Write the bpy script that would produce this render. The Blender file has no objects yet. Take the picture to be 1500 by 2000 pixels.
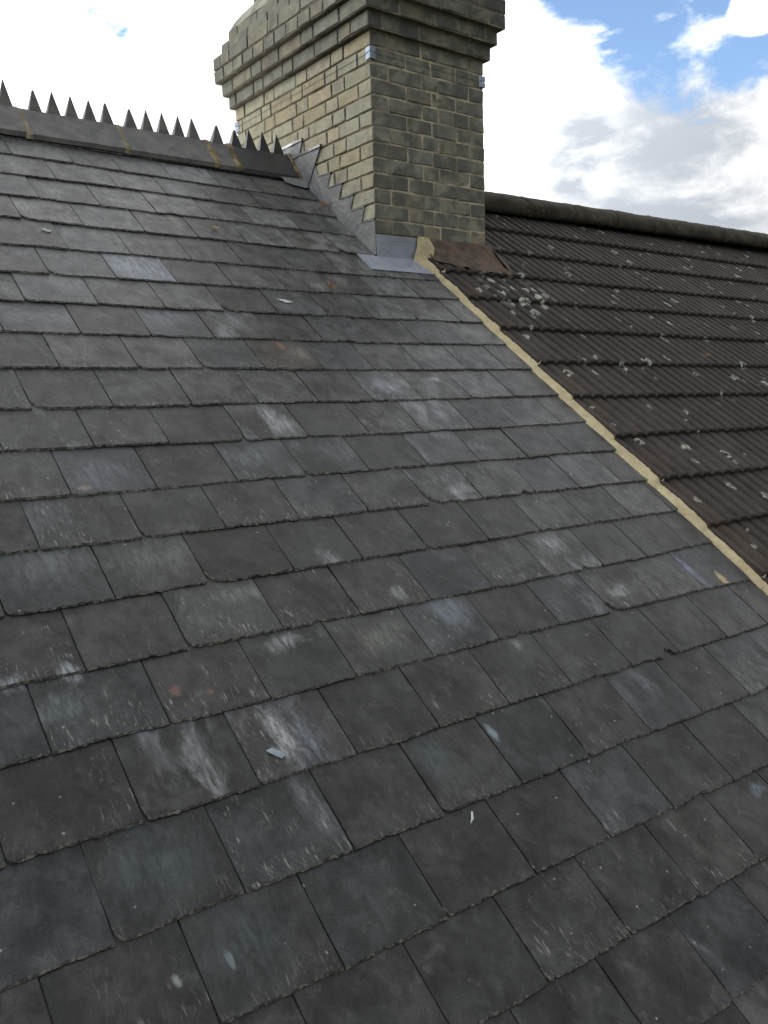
import bpy, bmesh, math, random
from mathutils import Vector, Matrix, noise

random.seed(7)
SC = bpy.context.scene
COL = SC.collection

# ------------------------------------------------------------------ camera
cam_data = bpy.data.cameras.new('camera')
cam = bpy.data.objects.new('camera', cam_data)
COL.objects.link(cam)
R_ = Vector((0.7975, -0.6025, -0.0304)); F_ = Vector((0.59884, 0.79259, -0.11513))
F_.normalize(); R_ = (R_ - F_ * R_.dot(F_)).normalized(); U_ = R_.cross(F_)
cam.matrix_world = Matrix(((R_.x, U_.x, -F_.x, -0.3359), (R_.y, U_.y, -F_.y, -4.2919), (R_.z, U_.z, -F_.z, -1.2393), (0, 0, 0, 1)))
cam_data.sensor_fit = 'HORIZONTAL'
cam_data.sensor_width = 36.0
cam_data.lens = 36.0 * 1738.74 / 1500.0
cam_data.clip_start = 0.05
cam_data.clip_end = 4000
SC.camera = cam

# ------------------------------------------------------------------ sky and sun
SUN_DIR = Vector((-0.55, 0.58, 0.60)).normalized()      # towards the sun
EL = math.asin(SUN_DIR.z); AZ = math.atan2(SUN_DIR.x, SUN_DIR.y)
world = bpy.data.worlds.new('World'); SC.world = world; world.use_nodes = True
wt = world.node_tree; wt.nodes.clear()


def wn(kind, **kw):
    n = wt.nodes.new(kind)
    for a, b in kw.items():
        setattr(n, a, b)
    return n


def wmath(op, a, b=None, clamp=False):
    n = wn('ShaderNodeMath', operation=op, use_clamp=clamp)
    for i, v in enumerate((a, b)):
        if v is None: continue
        if isinstance(v, (int, float)): n.inputs[i].default_value = v
        else: wt.links.new(v, n.inputs[i])
    return n.outputs[0]


def wdot(d):
    n = wn('ShaderNodeVectorMath', operation='DOT_PRODUCT')
    wt.links.new(wdir, n.inputs[0]); n.inputs[1].default_value = Vector(d).normalized()
    return n.outputs['Value']


def wramp(v, a, b, lo=0.0, hi=1.0):
    n = wn('ShaderNodeMapRange', interpolation_type='SMOOTHSTEP')
    wt.links.new(v, n.inputs['Value'])
    n.inputs['From Min'].default_value = a; n.inputs['From Max'].default_value = b
    n.inputs['To Min'].default_value = lo; n.inputs['To Max'].default_value = hi
    return n.outputs['Result']


def wnoise(scale, detail, loc=(0, 0, 0), stretch=(1, 1, 2.2), rough=0.55, dist=0.0):
    m = wn('ShaderNodeMapping'); wt.links.new(wdir, m.inputs[0])
    m.inputs['Location'].default_value = loc; m.inputs['Scale'].default_value = stretch
    n = wn('ShaderNodeTexNoise'); wt.links.new(m.outputs[0], n.inputs['Vector'])
    n.inputs['Scale'].default_value = scale; n.inputs['Detail'].default_value = detail
    n.inputs['Roughness'].default_value = rough; n.inputs['Distortion'].default_value = dist
    return n.outputs['Fac']


wdir = wn('ShaderNodeTexCoord').outputs['Generated']
sky = wn('ShaderNodeTexSky', sky_type='NISHITA', sun_disc=False)
sky.sun_elevation = EL; sky.sun_rotation = AZ
sky.air_density = 1.0; sky.dust_density = 0.3; sky.ozone_density = 2.5
bg_sky = wn('ShaderNodeBackground'); bg_sky.inputs['Strength'].default_value = 0.115
wt.links.new(sky.outputs[0], bg_sky.inputs['Color'])
# cloud cover: broken cumulus with one larger clear patch to the north-east
n_edge = wnoise(7.0, 9, (1.7, 0.3, 0.2), rough=0.6, dist=0.25)
n_big = wnoise(2.2, 4, (3.1, 1.2, 0.0))
hole = wramp(wdot((0.75, 0.462, 0.475)), 0.964, 0.9975)
hole2 = wramp(wdot((0.337, 0.868, 0.365)), 0.9990, 0.99995, 0, 0.62)
puff = wramp(wdot((0.806, 0.472, 0.357)), 0.9995, 0.99995, 0, 0.7)
clear = wmath('ADD', wmath('MULTIPLY', hole, 1.0), hole2)
clear = wmath('SUBTRACT', clear, puff)
clear = wmath('ADD', clear, wmath('MULTIPLY', wmath('SUBTRACT', n_edge, 0.5), 2.0))
clear = wmath('ADD', clear, wramp(n_big, 0.58, 0.74, 0, 0.35))
sep0 = wn('ShaderNodeSeparateXYZ'); wt.links.new(wdir, sep0.inputs[0])
clear = wmath('ADD', clear, wramp(sep0.outputs['Z'], 0.72, 0.95, 0, 0.5))
clear = wramp(clear, 0.40, 0.72)
n_g = wnoise(4.6, 6, (2.6, 0.7, 0.4), (1, 1, 3.2), dist=0.3)
sep = wn('ShaderNodeSeparateXYZ'); wt.links.new(wdir, sep.inputs[0])
low = wramp(sep.outputs['Z'], 0.33, 0.22)
bank = wmath('ADD', wramp(wdot((.80, .553, .215)), .9880, .9985), wramp(wdot((.706, .655, .265)), .9965, .9996, 0, .7))
bank = wmath('ADD', bank, wramp(wdot((.448, .838, .300)), .9985, .9999, 0, .9))
bank = wmath('ADD', bank, wramp(wdot((.25, .89, .385)), .9975, .9998, 0, .9))
grey = wmath('MULTIPLY', wramp(n_g, 0.40, 0.62), wmath('MULTIPLY', low, 0.35))
grey = wmath('ADD', grey, wmath('MULTIPLY', wmath('MULTIPLY', bank, wramp(n_edge, 0.30, 0.60)), 1.0), clamp=True)
ccol = wn('ShaderNodeMix', data_type='RGBA')
wt.links.new(grey, ccol.inputs['Factor'])
ccol.inputs['A'].default_value = (1.0, 1.0, 0.99, 1); ccol.inputs['B'].default_value = (0.40, 0.43, 0.475, 1)
sunside = wramp(wdot(SUN_DIR), -0.65, 0.85, 0.24, 1.45)
bg_cl = wn('ShaderNodeBackground'); wt.links.new(ccol.outputs['Result'], bg_cl.inputs['Color'])
wt.links.new(sunside, bg_cl.inputs['Strength'])
mixw = wn('ShaderNodeMixShader')
wt.links.new(clear, mixw.inputs[0]); wt.links.new(bg_cl.outputs[0], mixw.inputs[1]); wt.links.new(bg_sky.outputs[0], mixw.inputs[2])
wout = wn('ShaderNodeOutputWorld'); wt.links.new(mixw.outputs[0], wout.inputs['Surface'])

sun_data = bpy.data.lights.new('sun', 'SUN'); sun = bpy.data.objects.new('sun', sun_data); COL.objects.link(sun)
sun_data.energy = 0.65; sun_data.angle = math.radians(14); sun_data.color = (1.0, 0.96, 0.89)
sun.rotation_euler = SUN_DIR.to_track_quat('Z', 'Y').to_euler()
sun.location = (-20, 10, 30)

SC.view_settings.view_transform = 'Standard'
SC.view_settings.look = 'None'
SC.view_settings.exposure = 1.0
SC.view_settings.gamma = 1.0
SC.view_settings.use_curve_mapping = False

# ------------------------------------------------------------------ material helpers


class Mat:
    def __init__(s, name, rough=0.7, spec=0.5, metal=0.0):
        s.m = bpy.data.materials.new(name); s.m.use_nodes = True
        s.t = s.m.node_tree; s.b = s.t.nodes['Principled BSDF']
        s.b.inputs['Roughness'].default_value = rough
        s.b.inputs['Specular IOR Level'].default_value = spec
        s.b.inputs['Metallic'].default_value = metal

    def n(s, kind, **kw):
        x = s.t.nodes.new(kind)
        for a, b in kw.items():
            setattr(x, a, b)
        return x

    def put(s, sock, v):
        if v is None: return
        if isinstance(v, bpy.types.NodeSocket): s.t.links.new(v, sock)
        elif isinstance(v, (tuple, list)) and sock.type == 'RGBA' and len(v) == 3: sock.default_value = (*v, 1)
        else: sock.default_value = v

    def math(s, op, a, b=None, clamp=False):
        x = s.n('ShaderNodeMath', operation=op, use_clamp=clamp)
        s.put(x.inputs[0], a); s.put(x.inputs[1], b)
        return x.outputs[0]

    def coord(s, jitter=0.0, obj=None):
        tc = s.n('ShaderNodeTexCoord')
        if obj is not None: tc.object = obj
        v = tc.outputs['Object']
        if jitter:
            oi = s.n('ShaderNodeObjectInfo')
            w = s.n('ShaderNodeTexWhiteNoise', noise_dimensions='1D'); s.t.links.new(oi.outputs['Random'], w.inputs['W'])
            sc = s.n('ShaderNodeVectorMath', operation='SCALE'); s.t.links.new(w.outputs['Color'], sc.inputs[0]); sc.inputs['Scale'].default_value = jitter
            ad = s.n('ShaderNodeVectorMath', operation='ADD'); s.t.links.new(v, ad.inputs[0]); s.t.links.new(sc.outputs[0], ad.inputs[1])
            v = ad.outputs[0]
        return v

    def map(s, v, scale=(1, 1, 1), rot=(0, 0, 0), loc=(0, 0, 0)):
        x = s.n('ShaderNodeMapping'); s.t.links.new(v, x.inputs[0])
        x.inputs['Scale'].default_value = scale; x.inputs['Rotation'].default_value = rot; x.inputs['Location'].default_value = loc
        return x.outputs[0]

    def noise(s, v, scale, detail=4, rough=0.55, dist=0.0):
        x = s.n('ShaderNodeTexNoise'); s.t.links.new(v, x.inputs['Vector'])
        x.inputs['Scale'].default_value = scale; x.inputs['Detail'].default_value = detail
        x.inputs['Roughness'].default_value = rough; x.inputs['Distortion'].default_value = dist
        return x.outputs['Fac']

    def voronoi(s, v, scale, feature='F1', rnd=1.0):
        x = s.n('ShaderNodeTexVoronoi', feature=feature); s.t.links.new(v, x.inputs['Vector'])
        x.inputs['Scale'].default_value = scale; x.inputs['Randomness'].default_value = rnd
        return x

    def ramp(s, v, a, b, lo=0.0, hi=1.0):
        x = s.n('ShaderNodeMapRange', interpolation_type='SMOOTHSTEP')
        s.put(x.inputs['Value'], v)
        s.put(x.inputs['From Min'], a); s.put(x.inputs['From Max'], b)
        s.put(x.inputs['To Min'], lo); s.put(x.inputs['To Max'], hi)
        return x.outputs['Result']

    def mix(s, f, a, b, mode='MIX'):
        x = s.n('ShaderNodeMix', data_type='RGBA', blend_type=mode)
        s.put(x.inputs['Factor'], f); s.put(x.inputs['A'], a); s.put(x.inputs['B'], b)
        return x.outputs['Result']

    def bump(s, h, strength=0.3, dist=0.002, prev=None):
        x = s.n('ShaderNodeBump'); s.put(x.inputs['Height'], h)
        x.inputs['Strength'].default_value = strength; x.inputs['Distance'].default_value = dist
        if prev is not None: s.t.links.new(prev, x.inputs['Normal'])
        return x.outputs[0]

    def done(s, col=None, rough=None, normal=None, metal=None):
        s.put(s.b.inputs['Base Color'], col); s.put(s.b.inputs['Roughness'], rough)
        s.put(s.b.inputs['Normal'], normal); s.put(s.b.inputs['Metallic'], metal)
        return s.m


def slate_material(name, edge=False, marks=()):
    M = Mat(name, 0.5, 0.14)
    M.b.inputs['Sheen Roughness'].default_value = .42
    M.b.inputs['Sheen Tint'].default_value = (.94, .975, 1.0, 1)
    P = M.coord(40.0)
    oi = M.n('ShaderNodeObjectInfo')
    big = M.noise(P, 7.0, 5, 0.6, 0.4)
    mid = M.noise(M.map(P, (1, .7, 1)), 26.0, 6, 0.65, 0.6)
    fine = M.noise(P, 260.0, 5, 0.7)
    col = M.mix(1.0, oi.outputs['Color'], M.mix(M.ramp(big, .33, .67), (.62, .62, .62), (1.42, 1.42, 1.42)), 'MULTIPLY')
    col = M.mix(1.0, col, M.mix(M.ramp(mid, .33, .68), (.70, .70, .69), (1.35, 1.35, 1.35)), 'MULTIPLY')
    col = M.mix(1.0, col, M.mix(M.ramp(fine, .3, .7), (.78, .78, .78), (1.25, 1.25, 1.25)), 'MULTIPLY')
    # brown-green weathering film
    film = M.ramp(M.noise(M.map(P, (1, 1, 1), loc=(9, 3, 1)), 4.5, 4), .42, .66, 0, .5)
    col = M.mix(film, col, M.mix(1.0, col, (1.06, 1.01, .92), 'MULTIPLY'))
    # pale bloom, amount from the slate's alpha
    pn = M.noise(M.map(P, (1.3, .55, 1), loc=(2, 5, 0)), 7.0, 7, 0.62, 0.5)
    alpha = oi.outputs['Alpha']
    thr = M.math('SUBTRACT', .76, M.math('MULTIPLY', alpha, .34))
    patch = M.ramp(pn, thr, M.math('ADD', thr, .22))
    streak = M.ramp(M.noise(M.map(P, (1, .25, 1), rot=(0, 0, .12)), 55, 4, .6), .35, .7, .35, 1)
    pf = M.math('MULTIPLY', M.math('MULTIPLY', patch, streak), .62, True)
    col = M.mix(pf, col, (.17, .183, .20))
    # scratches and scuffs, mostly near the tail, in loose clusters
    loc = M.n('ShaderNodeTexCoord').outputs['Object']
    sl = M.n('ShaderNodeSeparateXYZ'); M.t.links.new(loc, sl.inputs[0])
    tailf = M.ramp(sl.outputs['Y'], .10, .0, -.02, .11)
    hasw = M.n('ShaderNodeTexWhiteNoise', noise_dimensions='1D'); M.t.links.new(M.math('MULTIPLY', oi.outputs['Random'], 31.7), hasw.inputs['W'])
    has = M.ramp(hasw.outputs['Value'], .30, 1.0, .04, .95)
    msk = M.noise(M.map(P, (1, 1, 1), loc=(4, 8, 2)), 11, 5, .65)
    msk = M.math('ADD', msk, tailf)
    warp = M.math('MULTIPLY', M.noise(P, 30, 3), .02)
    sc1 = M.noise(M.map(P, (1, .15, 1), rot=(0, 0, .12)), 150, 7, .70, .5)
    scr = M.math('MULTIPLY', M.ramp(sc1, .55, .66), M.ramp(msk, .49, .66))
    sc2 = M.noise(M.map(P, (1, .22, 1), rot=(0, 0, -.7), loc=(7, 1, 0)), 80, 4, .6, .5)
    msk2 = M.noise(M.map(P, (1, 1, 1), loc=(1, 2, 7)), 13, 5, .65)
    scr = M.math('ADD', scr, M.math('MULTIPLY', M.ramp(sc2, .60, .70), M.ramp(msk2, .58, .70)), True)
    scr = M.math('MULTIPLY', scr, has)
    # scuffed, dusty blotches
    blot = M.ramp(M.noise(M.map(P, (1, .8, 1), loc=(6, 6, 6)), 20, 7, .7, .4), .54, .76, 0, .28)
    col = M.mix(blot, col, (.10, .10, .097))
    # tiny lichen crumbs
    vo = M.voronoi(P, 60)
    s2 = M.n('ShaderNodeSeparateColor'); M.t.links.new(vo.outputs['Color'], s2.inputs[0])
    crumb = M.math('MULTIPLY', M.ramp(s2.outputs[0], .978, .98), M.ramp(M.math('ADD', vo.outputs['Distance'], M.math('MULTIPLY', M.noise(P, 190, 3), .25)), .36, .22))
    wh = M.math('MAXIMUM', M.math('MULTIPLY', scr, .62), M.math('MULTIPLY', crumb, .5))
    col = M.mix(wh, col, (.24, .24, .225))
    for (mx, my, ra, rb, mc, st) in marks:
        # a mark the slate itself carries: bloom, rust, mortar splash
        q = M.n('ShaderNodeMapping', vector_type='TEXTURE'); M.t.links.new(loc, q.inputs[0])
        q.inputs['Location'].default_value = (mx, my, 0); q.inputs['Scale'].default_value = (ra, rb, 1)
        q.inputs['Rotation'].default_value = (0, 0, .10)
        ln = M.n('ShaderNodeVectorMath', operation='MULTIPLY'); M.t.links.new(q.outputs[0], ln.inputs[0]); ln.inputs[1].default_value = (1, 1, 0)
        l2 = M.n('ShaderNodeVectorMath', operation='LENGTH'); M.t.links.new(ln.outputs[0], l2.inputs[0])
        soft = ra > .0165
        wob = M.math('MULTIPLY', M.math('SUBTRACT', M.noise(M.map(P, (1, .6, 1), loc=(my * 9, mx * 9, 0)), 22 if soft else 60, 7, .72, .6), .5), 3.0 if soft else 2.6)
        f = M.ramp(M.math('ADD', l2.outputs['Value'], wob), 1.45, .1 if soft else .5)
        if soft:
            f = M.math('MULTIPLY', f, M.ramp(M.noise(M.map(P, (1, .22, 1), rot=(0, 0, .12)), 75, 6, .7, .4), .36, .64, .15, 1))
        col = M.mix(M.math('MULTIPLY', f, st * (.8 if max(mc) < .25 else .62)), col, mc)
    if edge:
        en = M.noise(P, 90, 4, .7)
        col = M.mix(M.ramp(en, .45, .62, .10, .75), col, (.125, .12, .108))
    dusty = M.noise(M.map(P, (1, .75, 1), loc=(8, 1, 5)), 13, 7, .68, .5)
    sw = M.ramp(dusty, .34, .66, .04, .26)
    sw = M.math('MULTIPLY', sw, M.ramp(hasw.outputs['Value'], 0, 1, .55, 1.25))
    M.t.links.new(sw, M.b.inputs['Sheen Weight'])
    riven = M.noise(M.map(P, (1, .6, 1), loc=(3, 3, 3)), 14, 6, .6, .8)
    nrm = M.bump(riven, .5, .005)
    nrm = M.bump(fine, .28, .0012, nrm)
    rg = M.ramp(mid, .3, .7, .36, .52) if not edge else .7
    return M.done(col, rg, nrm)


MAT_SLATE = slate_material('slate')
MAT_SLATE_EDGE = slate_material('slate_dressed_edge', True)


def plain(name, col, rough=.8, bump=.3, scale=80, var=.25, metal=0.0, spec=.4, col2=None):
    M = Mat(name, rough, spec, metal)
    P = M.coord(10.0)
    n1 = M.noise(P, scale * .12, 5); n2 = M.noise(P, scale, 5, .65)
    c = M.mix(M.ramp(n1, .35, .65), tuple(x * (1 - var) for x in col), tuple(x * (1 + var) for x in (col2 or col)))
    c = M.mix(1.0, c, M.mix(n2, (.8, .8, .8), (1.2, 1.2, 1.2)), 'MULTIPLY')
    return M.done(c, None, M.bump(n2, bump, .002))


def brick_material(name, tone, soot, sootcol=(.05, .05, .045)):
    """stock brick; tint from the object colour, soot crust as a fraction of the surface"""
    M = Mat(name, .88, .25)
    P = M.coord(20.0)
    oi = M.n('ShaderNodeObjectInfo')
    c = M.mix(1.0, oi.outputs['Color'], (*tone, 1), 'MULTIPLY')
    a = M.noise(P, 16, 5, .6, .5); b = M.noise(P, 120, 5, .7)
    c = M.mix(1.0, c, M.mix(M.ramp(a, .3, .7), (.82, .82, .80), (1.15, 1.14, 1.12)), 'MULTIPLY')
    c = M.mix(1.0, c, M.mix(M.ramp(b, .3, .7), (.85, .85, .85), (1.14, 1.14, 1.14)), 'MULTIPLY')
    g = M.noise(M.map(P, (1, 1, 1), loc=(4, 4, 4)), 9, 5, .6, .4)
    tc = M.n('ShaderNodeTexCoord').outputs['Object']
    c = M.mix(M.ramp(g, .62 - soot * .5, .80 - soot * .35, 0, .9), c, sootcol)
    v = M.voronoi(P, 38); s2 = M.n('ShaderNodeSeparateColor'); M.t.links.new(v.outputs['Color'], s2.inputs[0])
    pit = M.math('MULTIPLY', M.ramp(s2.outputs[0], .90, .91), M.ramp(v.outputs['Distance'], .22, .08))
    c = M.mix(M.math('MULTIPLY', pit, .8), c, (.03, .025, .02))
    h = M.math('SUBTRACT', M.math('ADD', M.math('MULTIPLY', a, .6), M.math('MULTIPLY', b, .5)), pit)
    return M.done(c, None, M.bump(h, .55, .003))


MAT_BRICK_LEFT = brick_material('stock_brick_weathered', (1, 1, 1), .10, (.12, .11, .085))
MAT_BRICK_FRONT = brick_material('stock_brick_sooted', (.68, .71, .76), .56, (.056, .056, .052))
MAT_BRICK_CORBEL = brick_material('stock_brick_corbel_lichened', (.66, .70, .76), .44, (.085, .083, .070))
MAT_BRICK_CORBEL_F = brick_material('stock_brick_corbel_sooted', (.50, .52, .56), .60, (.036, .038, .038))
MAT_MORTAR_LEFT = plain('old_mortar', (.105, .086, .060), .95, .8, 90, .35)
MAT_MORTAR_FRONT = plain('pointing_mortar', (.19, .168, .125), .95, .8, 90, .4)
MAT_MORTAR_DARK = plain('sooted_mortar', (.095, .086, .068), .95, .8, 90, .3)
MAT_RIDGE = plain('blue_clay_ridge', (.048, .049, .051), .66, .35, 130, .25, col2=(.052, .051, .049))
MAT_RIDGE_DARK = plain('blue_clay_ridge_newer', (.017, .018, .020), .5, .25, 130, .18)
MAT_RIDGE_BED = plain('ridge_bedding_mortar', (.12, .105, .072), .95, .8, 110, .3)
MAT_RIDGE_BED_B = plain('brown_bedding_mortar', (.075, .055, .027), .95, .8, 110, .45, col2=(.10, .08, .045))

def lead_material(name, a, b, rough):
    M = Mat(name, rough, .5, .35)
    P = M.coord(3.0)
    n1 = M.noise(P, 5, 5, .6, .5); n2 = M.noise(P, 42, 6, .7, .4); n3 = M.noise(M.map(P, (1, 1, 1), loc=(3, 1, 2)), 13, 5, .65)
    c = M.mix(M.ramp(n1, .32, .68), a, b)
    c = M.mix(M.ramp(n2, .56, .74, 0, .35), c, tuple(x * 1.9 for x in b))
    c = M.mix(M.ramp(n3, .52, .72, 0, .5), c, tuple(x * .6 for x in a))
    return M.done(c, M.ramp(n2, .3, .7, rough - .08, rough + .18), M.bump(n2, .25, .003, M.bump(n1, .7, .02)))


MAT_LEAD = lead_material('lead', (.095, .098, .104), (.135, .138, .145), .48)
MAT_LEAD_NEW = lead_material('new_lead', (.15, .163, .205), (.19, .20, .24), .48)
MAT_LEAD_EDGE = plain('lead_fold_highlight', (.34, .355, .36), .30, .15, 60, .35, metal=.7)  # paler than the lead: white highlight along the folds painted into the colour
MAT_DECK = plain('roof_underlay', (.02, .02, .02), .9, .1, 20, .2)
MAT_STEEL = plain('galvanised_steel', (.17, .205, .26), .4, .1, 120, .25, metal=.6)
MAT_WIRE = plain('old_wire', (.05, .048, .04), .8, .1, 60, .2)
MAT_LEAF = plain('dry_leaf', (.11, .065, .032), .8, .3, 200, .4)
MAT_LEAF_T = plain('tan_leaf', (.16, .12, .065), .8, .3, 200, .4)
MAT_CHIP = plain('pale_slate_flake', (.22, .24, .245), .7, .3, 200, .15)
MAT_CHIP_B = plain('blue_slate_flake', (.13, .16, .19), .7, .3, 200, .2)
MAT_GROUND = plain('distant_ground', (.07, .085, .05), .95, .2, 1.5, .4)
MAT_WALL = plain('house_brickwork', (.22, .18, .12), .9, .4, 12, .2)


def verge_material():
    M = Mat('verge_mortar', .95, .2)
    P = M.coord(0)
    a = M.noise(P, 14, 5, .6); b = M.noise(P, 180, 6, .7); e = M.noise(M.map(P, (1, .25, 1)), 60, 4, .6)
    c = M.mix(M.ramp(a, .35, .68), (.215, .188, .118), (.280, .247, .162))
    c = M.mix(M.ramp(e, .3, .7, .35, 0), c, (.165, .138, .085))
    c = M.mix(1.0, c, M.mix(M.ramp(b, .3, .7), (.86, .86, .86), (1.1, 1.1, 1.1)), 'MULTIPLY')
    v = M.voronoi(P, 55); s2 = M.n('ShaderNodeSeparateColor'); M.t.links.new(v.outputs['Color'], s2.inputs[0])
    pit = M.math('MULTIPLY', M.ramp(s2.outputs[0], .93, .94), M.ramp(v.outputs['Distance'], .25, .1))
    c = M.mix(M.math('MULTIPLY', pit, .6), c, (.08, .06, .035))
    h = M.math('ADD', M.math('MULTIPLY', e, .7), M.math('MULTIPLY', b, .5))
    return M.done(c, None, M.bump(h, .6, .003))


MAT_VERGE = verge_material()


def fillet_material():
    M = Mat('pink_mortar_fillet', .95, .2)
    P = M.coord(0)
    a = M.noise(P, 9, 5, .6, .4); b = M.noise(P, 150, 6, .7)
    c = M.mix(M.ramp(a, .36, .62), (.040, .034, .028), (.074, .052, .041))
    c = M.mix(M.ramp(M.noise(P, 30, 5), .5, .7, 0, .6), c, (.060, .055, .045))
    c = M.mix(1.0, c, M.mix(b, (.8, .8, .8), (1.2, 1.2, 1.2)), 'MULTIPLY')
    return M.done(c, None, M.bump(b, .6, .003))


MAT_FILLET = fillet_material()

# ------------------------------------------------------------------ object helpers


def link(o, parent=None):
    COL.objects.link(o)
    if parent is not None: o.parent = parent
    return o


def mesh_obj(name, verts, faces, mats, parent=None, mi=None, smooth=False):
    me = bpy.data.meshes.new(name)
    me.from_pydata([tuple(v) for v in verts], [], faces)
    for m in mats: me.materials.append(m)
    if mi is not None: me.polygons.foreach_set('material_index', mi)
    if smooth: me.polygons.foreach_set('use_smooth', [True] * len(me.polygons))
    me.update()
    return link(bpy.data.objects.new(name, me), parent)


def empty(name, loc, rot=(0, 0, 0)):
    o = bpy.data.objects.new(name, None); o.empty_display_size = .2
    o.location = loc; o.rotation_euler = rot
    return link(o)


def tag(o, label, cat, group=None, kind=None):
    if label: o['label'] = label
    if cat: o['category'] = cat
    if group: o['group'] = group
    if kind: o['kind'] = kind
    return o


PITCH = 0.6507
CP, SP = math.cos(PITCH), math.sin(PITCH)


def on_roof(u, s, h=0.0):
    return Vector((u, -s * CP - h * SP, -s * SP + h * CP))


def box(x0, x1, y0, y1, z0, z1):
    v = [(x0, y0, z0), (x1, y0, z0), (x1, y1, z0), (x0, y1, z0), (x0, y0, z1), (x1, y0, z1), (x1, y1, z1), (x0, y1, z1)]
    f = [(0, 3, 2, 1), (4, 5, 6, 7), (0, 1, 5, 4), (1, 2, 6, 5), (2, 3, 7, 6), (3, 0, 4, 7)]
    return v, f


def join_boxes(lst):
    V, Fa = [], []
    for b in lst:
        v, f = box(*b); n = len(V); V += v; Fa += [tuple(i + n for i in q) for q in f]
    return V, Fa


# ------------------------------------------------------------------ setting
gr_v = [(-600, -600, -7.6), (600, -600, -7.6), (600, 600, -7.6), (-600, 600, -7.6)]
g = mesh_obj('ground', gr_v, [(0, 1, 2, 3)], [MAT_GROUND])
tag(g, 'ground far below the roofs', None, kind='structure')

APEX_Y = .164; APEX_Z = APEX_Y * math.tan(PITCH)


def house(name, u0, u1, mat_slope, label):
    """walls under a pitched roof, rear slope and front sarking"""
    r = empty(name, (u0, 0, -7.6))
    tag(r, label, 'house')
    V, Fa = join_boxes([(0, u1 - u0, -3.95, -3.72, 0, 4.15)])
    mesh_obj('front_wall', V, Fa, [MAT_WALL], r)
    V, Fa = join_boxes([(0, u1 - u0, 3.7, 3.93, 0, 4.3)])
    mesh_obj('rear_wall', V, Fa, [MAT_WALL], r)
    dz = 7.6
    x = u1 - u0
    yb = 4.1; zb = APEX_Z - (yb - APEX_Y) * math.tan(PITCH)
    t = .03
    V = [(0, APEX_Y, APEX_Z + dz - t), (x, APEX_Y, APEX_Z + dz - t), (x, yb, zb + dz - t), (0, yb, zb + dz - t),
         (0, APEX_Y, APEX_Z + dz - .09), (x, APEX_Y, APEX_Z + dz - .09), (x, yb, zb + dz - .09), (0, yb, zb + dz - .09)]
    Fq = [(0, 1, 2, 3), (7, 6, 5, 4), (0, 4, 5, 1), (1, 5, 6, 2), (2, 6, 7, 3), (3, 7, 4, 0)]
    mesh_obj('rear_slope', V, Fq, [mat_slope], r)
    a = on_roof(0, 5.3, -.045); b = on_roof(0, -.12, -.045); c = on_roof(0, -.12, -.10); d = on_roof(0, 5.3, -.10)
    V = []
    for xx in (0, x):
        for p in (a, b, c, d): V.append((xx, p.y, p.z + dz))
    Fq = [(0, 1, 5, 4), (1, 2, 6, 5), (2, 3, 7, 6), (3, 0, 4, 7), (0, 3, 2, 1), (4, 5, 6, 7)]
    mesh_obj('roof_underlay', V, Fq, [MAT_DECK], r)
    return r


house('terraced_house', -3.2, 2.74, MAT_SLATE, 'terraced house under the grey slate roof')
house('terraced_house', 2.745, 9.2, MAT_DECK, 'terraced house under the dark ribbed tile roof')

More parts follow.
